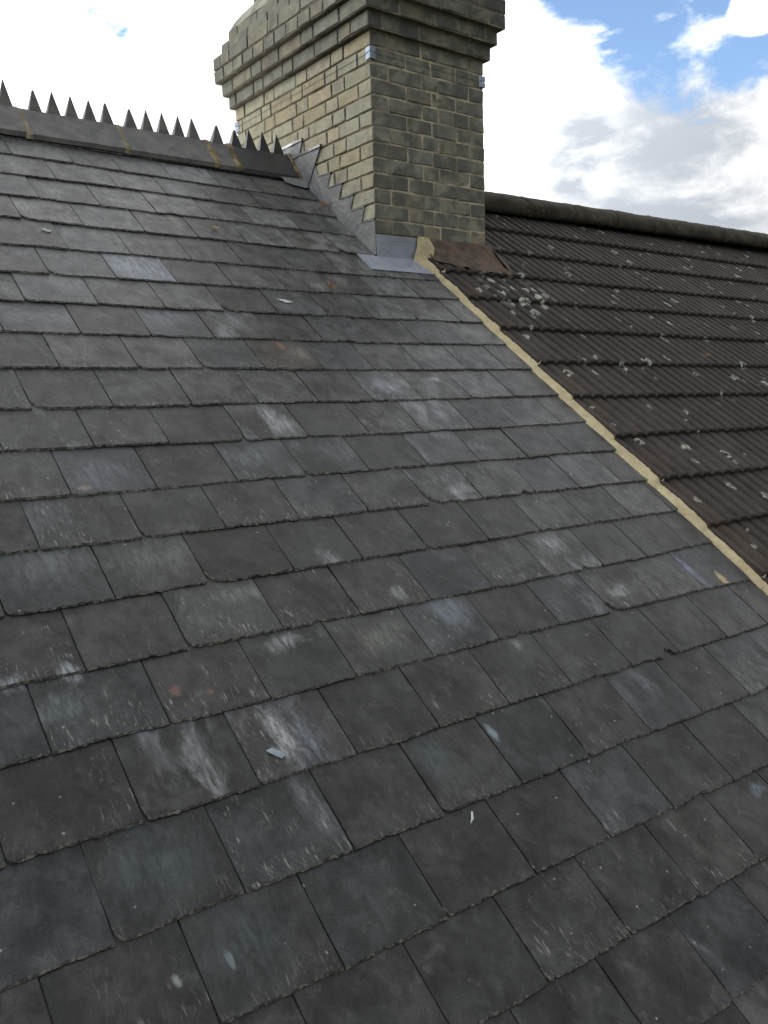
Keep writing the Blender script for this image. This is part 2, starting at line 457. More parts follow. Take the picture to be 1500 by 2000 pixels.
# ------------------------------------------------------------------ slate roof
JOINTS = {
 1: [(0.846, 0.147), (1.111, 0.155), (1.329, 0.161), (1.582, 0.171), (1.84, 0.18), (2.078, 0.186), (2.316, 0.188)],
 2: [(0.976, 0.351), (1.248, 0.35), (1.477, 0.358), (1.709, 0.367), (1.979, 0.374), (2.24, 0.368), (2.457, 0.374)],
 3: [(0.848, 0.56), (1.101, 0.567), (1.351, 0.573), (1.606, 0.574), (1.84, 0.573), (2.096, 0.58), (2.338, 0.585), (2.439, 0.587)],
 4: [(0.725, 0.76), (0.966, 0.772), (1.225, 0.776), (1.469, 0.777), (1.705, 0.781), (1.962, 0.784), (2.218, 0.784), (2.432, 0.784)],
 5: [(0.838, 0.986), (1.088, 0.987), (1.349, 0.991), (1.593, 0.997), (1.838, 0.999), (2.093, 1.001), (2.351, 1.0), (2.619, 0.999), (2.722, 0.996)],
 6: [(0.711, 1.19), (0.96, 1.19), (1.204, 1.192), (1.452, 1.191), (1.707, 1.195), (1.952, 1.19), (2.196, 1.186), (2.451, 1.182), (2.709, 1.176)],
 7: [(0.574, 1.385), (0.825, 1.387), (1.078, 1.391), (1.322, 1.391), (1.566, 1.391), (1.807, 1.391), (2.044, 1.395), (2.3, 1.391), (2.563, 1.391), (2.71, 1.387)],
 8: [(0.457, 1.582), (0.703, 1.587), (0.952, 1.583), (1.197, 1.588), (1.449, 1.588), (1.677, 1.589), (1.92, 1.595), (2.181, 1.59), (2.459, 1.585), (2.697, 1.581)],
 9: [(0.573, 1.787), (0.831, 1.789), (1.067, 1.784), (1.312, 1.788), (1.566, 1.791), (1.805, 1.792), (2.059, 1.79), (2.303, 1.785), (2.552, 1.785), (2.707, 1.784)],
 10: [(0.433, 1.995), (0.676, 1.998), (0.939, 1.997), (1.183, 1.995), (1.43, 1.994), (1.673, 1.998), (1.917, 1.998), (2.177, 1.991), (2.426, 1.991), (2.704, 1.987)],
 11: [(0.555, 2.185), (0.784, 2.186), (1.048, 2.191), (1.283, 2.188), (1.539, 2.193), (1.781, 2.192), (2.043, 2.189), (2.276, 2.19), (2.544, 2.189), (2.703, 2.184)],
 12: [(0.43, 2.386), (0.671, 2.388), (0.927, 2.384), (1.171, 2.381), (1.42, 2.382), (1.678, 2.38), (1.926, 2.379), (2.178, 2.38), (2.426, 2.376), (2.702, 2.384)],
 13: [(0.295, 2.576), (0.559, 2.576), (0.803, 2.573), (1.048, 2.574), (1.301, 2.572), (1.554, 2.571), (1.794, 2.573), (2.059, 2.573), (2.296, 2.575), (2.549, 2.576), (2.698, 2.58)],
 14: [(0.165, 2.77), (0.419, 2.771), (0.669, 2.765), (0.926, 2.766), (1.164, 2.765), (1.413, 2.764), (1.67, 2.767), (1.919, 2.764), (2.174, 2.765), (2.421, 2.763), (2.674, 2.762)],
 15: [(0.287, 2.965), (0.535, 2.961), (0.796, 2.958), (1.038, 2.96), (1.29, 2.959), (1.539, 2.962), (1.796, 2.96), (2.057, 2.959), (2.297, 2.957), (2.563, 2.953), (2.722, 2.956)],
 16: [(0.159, 3.151), (0.413, 3.148), (0.663, 3.151), (0.913, 3.149), (1.169, 3.148), (1.418, 3.145), (1.675, 3.145), (1.915, 3.146), (2.161, 3.146), (2.429, 3.149), (2.686, 3.154)],
 17: [(0.022, 3.353), (0.282, 3.354), (0.539, 3.353), (0.794, 3.351), (1.047, 3.351), (1.292, 3.346), (1.543, 3.349), (1.808, 3.347), (2.043, 3.349), (2.309, 3.35)],
 18: [(0.153, 3.558), (0.408, 3.556), (0.664, 3.556), (0.915, 3.557), (1.166, 3.556), (1.417, 3.554), (1.676, 3.553), (1.918, 3.556), (2.17, 3.56)],
 19: [(0.269, 3.755), (0.523, 3.76), (0.78, 3.758), (1.041, 3.757), (1.3, 3.756), (1.548, 3.76), (1.817, 3.763)],
 20: [(0.91, 3.953), (1.169, 3.957), (1.425, 3.961), (1.676, 3.963)],
 21: [(1.304, 4.162)],
}

slate_roof = empty('slate_roof', (0, 0, 0), (PITCH, 0, 0))
tag(slate_roof, 'weathered grey slate roof slope left of the yellow mortar line', 'roof')

TAR = (.060, .061, .062)
SLATE_K = .29
FEATURES = [
 (0.456, 3.069, 0.013, 0.013, (.085,.048,.035), 0.90),
 (0.530, 3.092, 0.008, 0.008, (.08,.048,.035), 0.90),
 (0.640, 3.240, 0.032, 0.085, (.30,.32,.33), 0.95),
 (0.699, 3.273, 0.030, 0.080, (.12,.14,.17), 0.80),
 (0.436, 3.273, 0.026, 0.100, (.17,.175,.18), 0.85),
 (0.784, 2.997, 0.055, 0.024, (.30,.32,.33), 0.70),
 (0.685, 3.035, 0.016, 0.030, (.008,.008,.008), 0.90),
 (1.185, 2.074, 0.035, 0.070, (.30,.32,.33), 0.75),
 (1.232, 2.119, 0.040, 0.050, (.30,.32,.33), 0.60),
 (1.455, 1.629, 0.016, 0.028, (.11,.058,.03), 0.80),
 (1.521, 1.687, 0.050, 0.040, (.17,.155,.12), 0.45),
 (1.793, 1.905, 0.050, 0.055, (.17,.19,.23), 0.80),
 (2.446, 3.046, 0.018, 0.120, (.13,.145,.215), 0.95),
 (2.563, 3.122, 0.016, 0.032, (.30,.25,.14), 1.00),
 (0.620, 1.858, 0.022, 0.022, (.008,.008,.008), 0.70),
 (0.472, 2.358, 0.030, 0.012, (.17,.155,.12), 0.80),
 (1.915, 2.820, 0.060, 0.050, (.17,.175,.18), 0.70),
 (1.731, 2.515, 0.045, 0.030, (.30,.32,.33), 0.60),
 (0.249, 2.956, 0.022, 0.030, (.2,.22,.24), 0.90),
 (0.132, 2.958, 0.028, 0.022, (.16,.18,.20), 0.90),
 (1.939, 2.088, 0.030, 0.060, (.15,.165,.19), 0.80),
 (1.334, 3.026, 0.060, 0.060, (.12,.14,.17), 0.60),
 (1.050, 3.038, 0.090, 0.050, (.10,.105,.095), 0.70),
 (2.024, 3.076, 0.050, 0.030, (.30,.32,.33), 0.50),
 (1.468, 3.168, 0.020, 0.020, (.30,.32,.33), 0.50),
 (0.227, 3.655, 0.006, 0.012, (.22,.24,.24), 0.55),
 (0.329, 3.658, 0.007, 0.017, (.2,.24,.26), 0.55),
 (1.875, 3.808, 0.030, 0.018, (.12,.16,.19), 0.80),
 (1.183, 3.405, 0.012, 0.022, (.12,.15,.18), 0.90),
 (0.633, 3.431, 0.030, 0.090, (.12,.13,.145), 0.60),
 (0.198, 3.046, 0.070, 0.040, (.11,.13,.13), 0.70),
 (0.736, 2.818, 0.090, 0.030, (.13,.14,.14), 0.60),
 (1.098, 1.096, 0.160, 0.160, (.145,.165,.215), 0.80),
 (1.040, 1.084, 0.050, 0.050, (.2,.22,.27), 0.50),
 (0.317, 2.455, 0.100, 0.080, (.09,.10,.115), 0.40),
 (0.307, 2.623, 0.120, 0.080, (.085,.095,.10), 0.60),
 (0.560, 2.651, 0.120, 0.070, (.09,.098,.096), 0.70),
 (0.675, 1.004, 0.100, 0.050, (.11,.12,.14), 0.50),
 (0.790, 1.248, 0.100, 0.040, (.10,.11,.13), 0.60),
 (0.632, 1.484, 0.140, 0.040, (.09,.10,.12), 0.60),
 (1.066, 1.454, 0.100, 0.050, (.085,.095,.12), 0.70),
 (1.341, 1.454, 0.050, 0.060, (.12,.13,.15), 0.70),
 (1.887, 1.144, 0.050, 0.040, (.15,.155,.155), 0.60),
 (2.046, 1.058, 0.050, 0.050, (.14,.145,.14), 0.50),
 (2.076, 1.855, 0.030, 0.020, (.30,.32,.33), 0.80),
 (1.975, 2.290, 0.040, 0.030, (.12,.14,.17), 0.50),
 (2.227, 2.469, 0.030, 0.030, (.12,.14,.17), 0.40),
 (0.546, 2.305, 0.100, 0.070, (.085,.095,.115), 0.60),
 (1.026, 2.267, 0.100, 0.050, (.085,.10,.11), 0.70),
 (1.396, 2.272, 0.120, 0.050, (.085,.10,.105), 0.60),
 (1.052, 2.740, 0.030, 0.040, (.30,.32,.33), 0.45),
 (1.200, 2.915, 0.020, 0.030, (.30,.32,.33), 0.60),
 (1.543, 0.292, 0.050, 0.060, (.10,.11,.13), 0.50),
 (1.767, 0.004, 0.100, 0.050, (.10,.11,.13), 0.70),
 (0.940, 0.478, 0.040, 0.050, (.14,.155,.16), 0.70),
 (1.614, 0.680, 0.030, 0.030, (.03,.03,.03), 0.60),
 (1.412, 0.626, 0.020, 0.080, (.13,.14,.10), 0.70),
 (0.752, 0.639, 0.060, 0.050, (.11,.12,.135), 0.50),
 (0.264, 3.443, 0.100, 0.090, (.035,.048,.054), 0.70),
 (0.372, 3.633, 0.100, 0.100, (.036,.047,.052), 0.70),
 (1.313, 3.001, 0.050, 0.050, (.06,.07,.10), 0.60),
 (1.808, 3.405, 0.030, 0.060, (.10,.11,.13), 0.60),
 (0.981, 3.420, 0.050, 0.080, (.038,.052,.062), 0.70),
 (2.535, 3.246, 0.050, 0.060, (.045,.05,.065), 0.50),
]

NEUTRAL = (.051, .052, .052); BROWN = (.049, .048, .046); BLUE = (.053, .059, .068); GREEN = (.052, .056, .052)
TEAL = (.043, .051, .054); PURPLE = (.052, .050, .054)
# (course, slate) -> (tint, lightness, bloom)
LOOK = {
    (1, 4): (BLUE, 1.35, .55), (1, 3): (BLUE, 1.2, .4), (2, 1): (NEUTRAL, .9, .2), (3, 1): (GREEN, 1.2, .5), (3, 0): (BLUE, 1.2, .45),
    (4, 2): (BLUE, 1.05, .4), (4, 4): (GREEN, 1.2, .2), (4, 5): (BLUE, 1.1, .4), (5, 1): (BLUE, 1.2, .45), (5, 0): (BROWN, 1.0, .1),
    (5, 3): (NEUTRAL, .85, .35), (6, 2): (BLUE, 2.3, .7), (6, 1): (BLUE, 1.25, .55), (6, 0): (PURPLE, 1.05, .2), (6, 5): (GREEN, 1.3, .5),
    (7, 1): (BLUE, 1.3, .4), (7, 0): (NEUTRAL, 1.05, .2), (7, 4): (BROWN, .95, .1), (7, 5): (BLUE, 1.25, .3), (8, 1): (BLUE, 1.2, .4),
    (8, 3): (BLUE, 1.35, .3), (8, 4): (BROWN, .95, .75), (9, 4): ((.068, .053, .044), 1.05, .55), (9, 1): (BROWN, .95, .2),
    (10, 6): (BLUE, 1.5, .9), (10, 7): (BROWN, 1.0, .55), (10, 2): (GREEN, 1.05, .3), (10, 5): (BROWN, .95, .45), (11, 3): (NEUTRAL, 1.1, 1.0),
    (11, 6): (BLUE, 1.1, .75), (11, 1): (PURPLE, .95, .15), (11, 0): (GREEN, 1.0, .6), (12, 1): (BLUE, 1.3, .3), (12, 0): (GREEN, 1.15, .45),
    (12, 3): (TEAL, 1.35, .5), (12, 4): (TEAL, 1.2, .6), (12, 6): (BLUE, 1.15, .75), (12, 2): (BROWN, .9, .2), (13, 2): (GREEN, 1.25, .25),
    (13, 1): (NEUTRAL, 1.15, .3), (13, 0): (PURPLE, 1.0, .3), (13, 6): (NEUTRAL, 1.1, .95), (13, 3): (BROWN, .85, .1), (13, 5): (BROWN, .9, .1),
    (13, 7): (BROWN, 1.0, .1), (13, 8): (BLUE, 1.1, .35), (13, 9): (BLUE, 1.2, .35), (14, 1): (TEAL, 1.45, .35), (14, 2): (GREEN, 1.4, .35),
    (14, 3): (BROWN, .80, .05), (14, 4): (NEUTRAL, .95, .35), (14, 5): (BROWN, .88, .1), (14, 6): (BROWN, .85, .1), (15, 2): (GREEN, 1.5, .5),
    (15, 1): (GREEN, 1.15, .2), (15, 0): (PURPLE, .95, .45), (15, 3): (BROWN, .85, .25), (15, 7): (NEUTRAL, 1.05, .85), (15, 4): (BROWN, .92, .4),
    (16, 1): (TEAL, 1.25, .5), (16, 2): (PURPLE, 1.15, .35), (16, 3): (GREEN, 1.0, .45), (16, 4): (GREEN, 1.45, .55), (16, 5): (BLUE, 1.15, .5),
    (16, 0): (TEAL, 1.2, .3), (16, 7): (BLUE, .9, .6), (16, 10): (BLUE, 1.3, .6), (17, 3): (PURPLE, 1.1, .95), (17, 2): (NEUTRAL, 1.05, .7),
    (17, 1): (PURPLE, .85, .1), (17, 4): (NEUTRAL, .9, .2), (17, 5): (BROWN, .92, .3), (17, 6): (GREEN, .9, .3), (18, 1): (NEUTRAL, .85, .05),
    (18, 2): (TEAL, 1.12, .2), (18, 3): (NEUTRAL, .95, .45), (18, 4): (GREEN, 1.0, .15), (18, 5): (TEAL, .95, .3), (18, 6): (PURPLE, .85, .1),
    (19, 1): (NEUTRAL, .88, .15), (19, 2): (TEAL, 1.15, .4), (19, 3): (PURPLE, .95, .25), (19, 4): (NEUTRAL, .88, .3), (20, 1): (GREEN, .95, .1),
}
# (course, slate) -> list of (side, width, height) corner losses; side 'l' or 'r'
CHIP = {
    (13, 6): [('l', .052, .115)], (12, 2): [('l', .0, .0)], (11, 2): [('r', .030, .045)], (7, 4): [('l', .045, .06)], (8, 4): [('l', .012, .02)],
    (8, 3): [('r', .006, .01)], (10, 1): [('l', .03, .06)], (9, 2): [('l', .03, .04)], (9, 3): [('l', .035, .05)], (5, 2): [('l', .015, .02)],
    (4, 1): [('l', .05, .03)], (12, 3): [('l', .0, .0)], (6, 1): [('l', .04, .04)], (16, 8): [('l', .055, .085)], (4, 7): [('l', .06, .07)],
    (5, 7): [('l', .04, .05)], (18, 1): [('l', .02, .03)], (14, 3): [('l', .035, .05)], (13, 2): [('l', .035, .04)], (12, 1): [('l', .02, .02)],
    (11, 1): [('l', 0, 0)], (7, 7): [('l', .02, .03), ('r', .02, .03)], (6, 2): [('l', .02, .03)], (16, 4): [('l', .02, .02)], (10, 6): [('l', .03, .04)],
    (12, 4): [('l', .03, .04)], (15, 3): [('l', .0, .0)], (17, 2): [('l', .012, .04)], (19, 3): [('l', .01, .02)], (15, 2): [('l', .03, .035)],
    (8, 8): [('l', .03, .04)], (14, 9): [('l', .015, .02)], (18, 4): [('l', .02, .03)], (9, 8): [('l', .02, .03)], (10, 8): [('l', .03, .04)],
}
# notches broken out of the tail: (course, slate) -> (centre fraction, half width, depth)
NOTCH = {(13, 7): (.80, .022, .016), (15, 7): (.66, .016, .012), (17, 8): (.80, .022, .026), (3, 3): (.3, .03, .01), (9, 4): (.28, .02, .008),
         (16, 6): (.35, .02, .006), (19, 6): (.45, .02, .008), (15, 3): (.45, .02, .008), (8, 6): (.45, .05, .008)}

n_single = 0
stuff_v, stuff_f, stuff_m = [], [], []


def make_slate(k, j, uL, uR, sL, sR, length=.42, visible=True, name='slate', lift=0.0, jag=1.0):
    global n_single
    rnd = random.Random(k * 97 + j * 13 + 5)
    w = uR - uL
    th = rnd.uniform(.0038, .0062)
    gap = .0015
    chips = CHIP.get((k, j))
    if chips is None:
        chips = []
        if rnd.random() < .38: chips.append(('l', rnd.uniform(.006, .020), rnd.uniform(.010, .030)))
        if rnd.random() < .20: chips.append(('r', rnd.uniform(.004, .012), rnd.uniform(.006, .018)))
    x0, x1 = -w / 2 + gap, w / 2 - gap
    cl = next(((a, b) for s_, a, b in chips if s_ == 'l' and a > 0), None)
    cr = next(((a, b) for s_, a, b in chips if s_ == 'r' and a > 0), None)
    n = max(6, int(w / .0095))
    tail = []
    seed = rnd.uniform(0, 90)
    off = rnd.uniform(-.0015, .0015)
    for i in range(n + 1):
        t = i / n
        x = x0 + (x1 - x0) * t
        y = off + noise.noise((seed + x * 9, 0, 0)) * .0045 * jag + noise.noise((seed + x * 70, 4, 0)) * .003 + rnd.uniform(-.0012, .0012) * jag
        if rnd.random() < .07: y += rnd.uniform(.002, .005) * jag
        nt = NOTCH.get((k, j))
        if nt:
            d = abs(x - (x0 + (x1 - x0) * nt[0]))
            if d < nt[1]: y += nt[2] * (1 - .35 * d / nt[1])
        tail.append([x, y])
    if cl:
        a, b = cl
        tail = [p for p in tail if p[0] > x0 + a]
        m = 3
        tail = [[x0 + a * (1 - math.sin((1 - q / m) * math.pi / 2)) + rnd.uniform(-.001, .001), b * (1 - math.cos((1 - q / m) * math.pi / 2)) + rnd.uniform(-.001, .001)] for q in range(0, m + 1)] + tail
        tail[0][0] = x0
    if cr:
        a, b = cr
        tail = [p for p in tail if p[0] < x1 - a]
        m = 3
        tail = tail + [[x1 - a * (1 - math.sin(q / m * math.pi / 2)) + rnd.uniform(-.001, .001), b * (1 - math.cos(q / m * math.pi / 2))] for q in range(0, m + 1)]
        tail[-1][0] = x1
    nside = 6
    y_end = length
    right = [[x1 + rnd.uniform(-.0010, .0008), tail[-1][1] + (y_end - tail[-1][1]) * q / nside] for q in range(1, nside + 1)]
    left = [[x0 + rnd.uniform(-.0008, .0010), tail[0][1] + (y_end - tail[0][1]) * q / nside] for q in range(nside, 0, -1)]
    ring = tail + right + left
    # slope of the tail line
    sk = (sR - sL) / w
    nt_ = len(tail)
    bot, top = [], []
    for i, (x, y) in enumerate(ring):
        yy = y - sk * x * (1 - y / length)
        bot.append((x, yy, -th))
        if i < nt_:
            ins = (.0035 + .0035 * noise.noise((seed + x * 60, 9, 0)) + rnd.uniform(-.0018, .0022)) * jag
            xi = x * (1 - .008)
        else:
            ins = 0; xi = x * (1 - rnd.uniform(0, .006))
        top.append((xi, yy + ins, 0.0))
    N = len(ring)
    V = bot + top
    Fc = [tuple(range(N, 2 * N)), tuple(reversed(range(N)))]
    MI = [0, 0]
    for i in range(N):
        q = (i + 1) % N
        Fc.append((i, q, N + q, N + i)); MI.append(1 if i < nt_ else 0)
    tint, lt, bloom = LOOK.get((k, j), (rnd.choice([NEUTRAL, NEUTRAL, BROWN, BLUE, GREEN, PURPLE]), rnd.uniform(.84, 1.14), rnd.choice([0, .1, .2, .3, .45])))
    loc = Vector(((uL + uR) / 2, -(sL + sR) / 2, .003 + lift + rnd.uniform(-.0006, .0014)))
    rot = (-.037 + rnd.uniform(-.004, .004), rnd.uniform(-.006, .006), rnd.uniform(-.004, .004))
    if visible:
        um, sm_ = (uL + uR) / 2, (sL + sR) / 2
        mk = []
        for (fu, fs, ra, rb, mc, st) in FEATURES:
            if uL - .01 < fu < uR + .01 and sm_ - .205 < fs < sm_ + .01:
                mk.append((fu - um, sm_ - fs, ra, rb, mc, st))
        mat = slate_material('slate_marked', False, mk) if mk else MAT_SLATE
        o = mesh_obj(name, V, Fc, [mat, MAT_SLATE_EDGE], slate_roof, MI)
        o.location = loc; o.rotation_euler = rot
        g_ = sum(tint) / 3; lt = 1 + (lt - 1) * .8
        o.color = tuple(SLATE_K * lt * q_ * (g_ + (c_ - g_) * .58) for c_, q_ in zip(tint, (.98, 1.0, 1.02))) + (bloom,)
        n_single += 1
        return o
    Mx = Matrix.Translation(loc) @ Matrix.Rotation(rot[0], 4, 'X') @ Matrix.Rotation(rot[1], 4, 'Y') @ Matrix.Rotation(rot[2], 4, 'Z')
    b0 = len(stuff_v)
    stuff_v.extend([tuple(Mx @ Vector(v)) for v in V]); stuff_f.extend([tuple(i + b0 for i in f) for f in Fc]); stuff_m.extend(MI)


PARTY_U = {k: 2.712 for k in range(0, 30)}
LEFT_VISIBLE = {k: max(-.10, .86 - .052 * k) - .05 for k in range(0, 30)}
for k in range(0, 27):
    J = JOINTS.get(k)
    if k == 0:
        J = [(.97, -.04), (1.22, -.04), (1.47, -.04), (1.72, -.04), (1.97, -.04), (2.22, -.04), (2.43, -.04)]
    if J is None:
        s0 = .198 * k + .004
        a = .17 if k % 2 else .29
        J = [(a + .253 * i, s0) for i in range(0, 10)]
    J = list(J)
    if len(J) == 1:
        J = [(J[0][0] - .253 * i, J[0][1]) for i in (3, 2, 1, 0)]
        extra_left = 0
    # right end
    end = 2.432 if k <= 4 else 2.712
    if k <= 4:
        J = [p for p in J if p[0] < 2.39] + [(2.432, J[-1][1])]
    else:
        while J[-1][0] < end - .30: J.append((J[-1][0] + .252, J[-1][1]))
        if end - J[-1][0] > .035: J.append((end, J[-1][1]))
        elif J[-1][0] < end: J[-1] = (end, J[-1][1])
        else: J[-1] = (end, J[-1][1])
    # left continuation: index 0 lies left of the first measured joint
    L = [J[0]]
    base = 0
    while L[0][0] > -1.0:
        L.insert(0, (L[0][0] - .252 - random.uniform(-.003, .003), L[0][1])); base += 1
    pts = L + J[1:]
    for i in range(len(pts) - 1):
        (ua, sa), (ub, sb) = pts[i], pts[i + 1]
        j = i - base + 1
        vis = ub > LEFT_VISIBLE[k] - .28 and k <= 22 and k > 0
        if k >= 19 and (ua > 2.3 - (k - 19) * .36): vis = False
        make_slate(k, j, ua, ub, sa, sb, length=.42 if k > 1 else (.20 if k == 1 else .1), visible=vis,
                   lift=.004 if (k == 4 and i == len(pts) - 2) else 0.0, jag=1.0)
o = mesh_obj('slate', stuff_v, stuff_f, [MAT_SLATE, MAT_SLATE_EDGE], slate_roof, stuff_m)
o['kind'] = 'stuff'; o.color = (.026, .026, .026, .2)
print('slates as parts', n_single)

# ridge tiles ------------------------------------------------------
SEC = [(.026, .030), (.024, .052), (.137, .190), (.150, .197), (.178, .197), (.191, .190), (.304, .052), (.302, .030), (.280, .030), (.164, .168), (.048, .030)]
ROT_INV = Matrix.Rotation(-PITCH, 4, 'X')


def roof_child(o):
    """object modelled in world axes, carried by the slate roof"""
    o.matrix_parent_inverse = slate_roof_inv
    return o


bpy.context.view_layer.update()
slate_roof_inv = slate_roof.matrix_world.inverted()


def spike(parent, u, zt, width, blunt, mat, rnd):
    bz, hw, hy = .186, width / 2, .024
    lean = rnd.uniform(-.005, .005)
    tw = .010 if blunt else .003
    V = [(-hw, -hy, bz), (hw, -hy, bz), (hw, hy, bz), (-hw, hy, bz)]
    zm = bz + (zt - bz) * (.93 if blunt else .99)
    V += [(-tw / 2 + lean, -tw / 2, zm), (tw / 2 + lean, -tw / 2, zm), (tw / 2 + lean, tw / 2, zm), (-tw / 2 + lean, tw / 2, zm), (lean, 0, zt)]
    Fc = [(0, 1, 5, 4), (1, 2, 6, 5), (2, 3, 7, 6), (3, 0, 4, 7), (4, 5, 8), (5, 6, 8), (6, 7, 8), (7, 4, 8), (3, 2, 1, 0)]
    V = [(u + x, .164 + y, z) for x, y, z in V]
    o = mesh_obj('spike', V, Fc, [mat], parent)
    return o


def ridge_tile(u0, u1, spikes, mat, dz=0.0):
    rnd = random.Random(int(u0 * 1000))
    cuts = 6
    V, Fc = [], []
    ns = len(SEC)
    for c in range(cuts + 1):
        u = u0 + (u1 - u0) * c / cuts
        for (y, z) in SEC:
            V.append((u, y + rnd.uniform(-.0006, .0006), z + rnd.uniform(-.0006, .0006) + dz))
    for c in range(cuts):
        for i in range(ns):
            q = (i + 1) % ns
            Fc.append((c * ns + i, c * ns + q, (c + 1) * ns + q, (c + 1) * ns + i))
    Fc.append(tuple(range(ns))); Fc.append(tuple(reversed(range(cuts * ns, cuts * ns + ns))))
    t = mesh_obj('ridge_tile', V, Fc, [mat], slate_roof)
    t.matrix_parent_inverse = slate_roof_inv
    for q, (su, h) in enumerate(spikes):
        spike(t, su, .301 + h + dz + rnd.uniform(-.003, .002), .066 * rnd.uniform(.94, 1.08), q == 0 or rnd.random() < .15, mat, rnd)
    return t


SP5 = lambda a: [(a + .0862 * i, random.uniform(-.004, .003)) for i in range(5)]
ridge_tile(-.860, -.412, SP5(-.80), MAT_RIDGE)
ridge_tile(-.398, .050, SP5(-.34), MAT_RIDGE)
ridge_tile(.064, .506, SP5(.125), MAT_RIDGE)
ridge_tile(.520, .958, [(.575, 0), (.661, 0), (.747, 0), (.833, 0), (.908, .012)], MAT_RIDGE, .006)
ridge_tile(.976, 1.424, [(1.040, -.006), (1.125, .001), (1.211, -.002), (1.298, -.004), (1.386, -.002)], MAT_RIDGE, .002)
ridge_tile(1.446, 1.905, [(1.505, -.010), (1.593, -.001), (1.679, .001), (1.763, 0), (1.848, -.001)], MAT_RIDGE)
ridge_tile(1.922, 2.036, [(1.982, -.006)], MAT_RIDGE, -.004)
ridge_tile(2.052, 2.418, [(2.094, -.012), (2.183, -.001), (2.268, .001), (2.355, .002)], MAT_RIDGE_DARK, -.004)

# mortar collars between the ridge tiles
for ua, ub, m, fat in ((-.415, -.395, MAT_RIDGE_BED, 0), (.048, .067, MAT_RIDGE_BED, 0), (.503, .523, MAT_RIDGE_BED, 0), (.952, .984, MAT_RIDGE_BED, 0), (1.418, 1.453, MAT_RIDGE_BED, 0), (1.896, 1.934, MAT_RIDGE_BED_B, .3),
                       (2.026, 2.066, MAT_RIDGE_BED_B, .6), (2.404, 2.437, MAT_RIDGE_BED_B, 1.0)):
    rnd = random.Random(int(ua * 999))
    V, Fc = [], []
    path = []
    for (ya, za), (yb, zb) in zip(SEC[:7], SEC[1:8]):
        for q in range(5):
            path.append((ya + (yb - ya) * q / 5, za + (zb - za) * q / 5))
    nU = 4
    for i, (y, z) in enumerate(path):
        cy, cz = .164, .05
        d = Vector((y - cy, z - cz)).normalized()
        for c in range(nU + 1):
            t = c / nU
            bulge = (.004 + .003 * fat) * math.sin(t * math.pi) - .003 + rnd.uniform(-.0012, .0018) + .004 * fat * max(0, noise.noise((ua * 7, i * .35, c)))
            wob = .006 * noise.noise((ua * 31, i * .25, 0)) + rnd.uniform(-.0015, .0015)
            V.append((ua + (ub - ua) * t + wob, y + d.x * (bulge + .002), z + d.y * (bulge + .002)))
    for i in range(len(path) - 1):
        for c in range(nU):
            a = i * (nU + 1) + c
            Fc.append((a, a + 1, a + nU + 2, a + nU + 1))
    o = mesh_obj('ridge_mortar', V, Fc, [m], slate_roof, smooth=True)
    o.matrix_parent_inverse = slate_roof_inv
# bedding under the ridge tiles
V, Fc = join_boxes([(-.9, 2.42, .044, .058, .01, .05), (-.9, 2.42, .27, .284, .0, .05)])
o = mesh_obj('ridge_bedding', V, Fc, [MAT_RIDGE_DARK], slate_roof); o.matrix_parent_inverse = slate_roof_inv

# ------------------------------------------------------------------ chimney
CX0, CX1, CY0, CY1, CZ = 2.4354, 3.1985, -.6233, .757, -.367
chimney = empty('chimney_stack', ((CX0 + CX1) / 2, (CY0 + CY1) / 2, CZ))
tag(chimney, 'tall yellow stock brick chimney stack with sooty front and stepped corbel top', 'chimney')
bpy.context.view_layer.update()
CH_INV = chimney.matrix_world.inverted()
BRICK_TONES = [(.205, .190, .130), (.200, .188, .128), (.215, .190, .122), (.186, .182, .134), (.214, .182, .118), (.196, .176, .132), (.186, .182, .136), (.200, .194, .138)]
brick_n = 0


def brick(x0, x1, y0, y1, z0, z1, corbel=False, seed=0):
    global brick_n
    rnd = random.Random(seed * 7 + int(x0 * 1000) * 3 + int(y0 * 1000) * 5 + int(z0 * 1000) * 11)
    bm = bmesh.new()
    V, Fc = box(x0, x1, y0, y1, z0, z1)
    j = .0024
    vs = [bm.verts.new((x + rnd.uniform(-j, j), y + rnd.uniform(-j, j), z + rnd.uniform(-j, j))) for x, y, z in V]
    for f in Fc: bm.faces.new([vs[i] for i in f])
    bmesh.ops.recalc_face_normals(bm, faces=bm.faces)
    bmesh.ops.subdivide_edges(bm, edges=[e for e in bm.edges if e.calc_length() > .09], cuts=2, use_grid_fill=False)
    for v in bm.verts:
        v.co += Vector((rnd.uniform(-1, 1), rnd.uniform(-1, 1), rnd.uniform(-1, 1))) * .0014
    bmesh.ops.bevel(bm, geom=[e for e in bm.edges if len(e.link_faces) == 2 and e.calc_face_angle(0) > .7], offset=.0038, segments=1, affect='EDGES')
    me = bpy.data.meshes.new('brick')
    cx, cy, cz = (x0 + x1) / 2, (y0 + y1) / 2, (z0 + z1) / 2
    for v in bm.verts: v.co -= Vector((cx, cy, cz))
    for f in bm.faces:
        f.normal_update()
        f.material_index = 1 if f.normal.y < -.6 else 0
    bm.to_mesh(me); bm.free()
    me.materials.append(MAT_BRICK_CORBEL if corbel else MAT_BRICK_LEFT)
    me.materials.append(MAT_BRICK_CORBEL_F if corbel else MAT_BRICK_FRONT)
    o = link(bpy.data.objects.new('brick', me), chimney)
    o.matrix_parent_inverse = CH_INV
    o.location = (cx, cy, cz)
    o.rotation_euler = (rnd.uniform(-.004, .004), rnd.uniform(-.003, .003), rnd.uniform(-.004, .004))
    t = rnd.choice(BRICK_TONES); gt = sum(t) / 3; t = tuple(gt + (v - gt) * .86 for v in t); l = rnd.uniform(.90, 1.10)
    o.color = (t[0] * l, t[1] * l, t[2] * l, 1)
    brick_n += 1
    return o


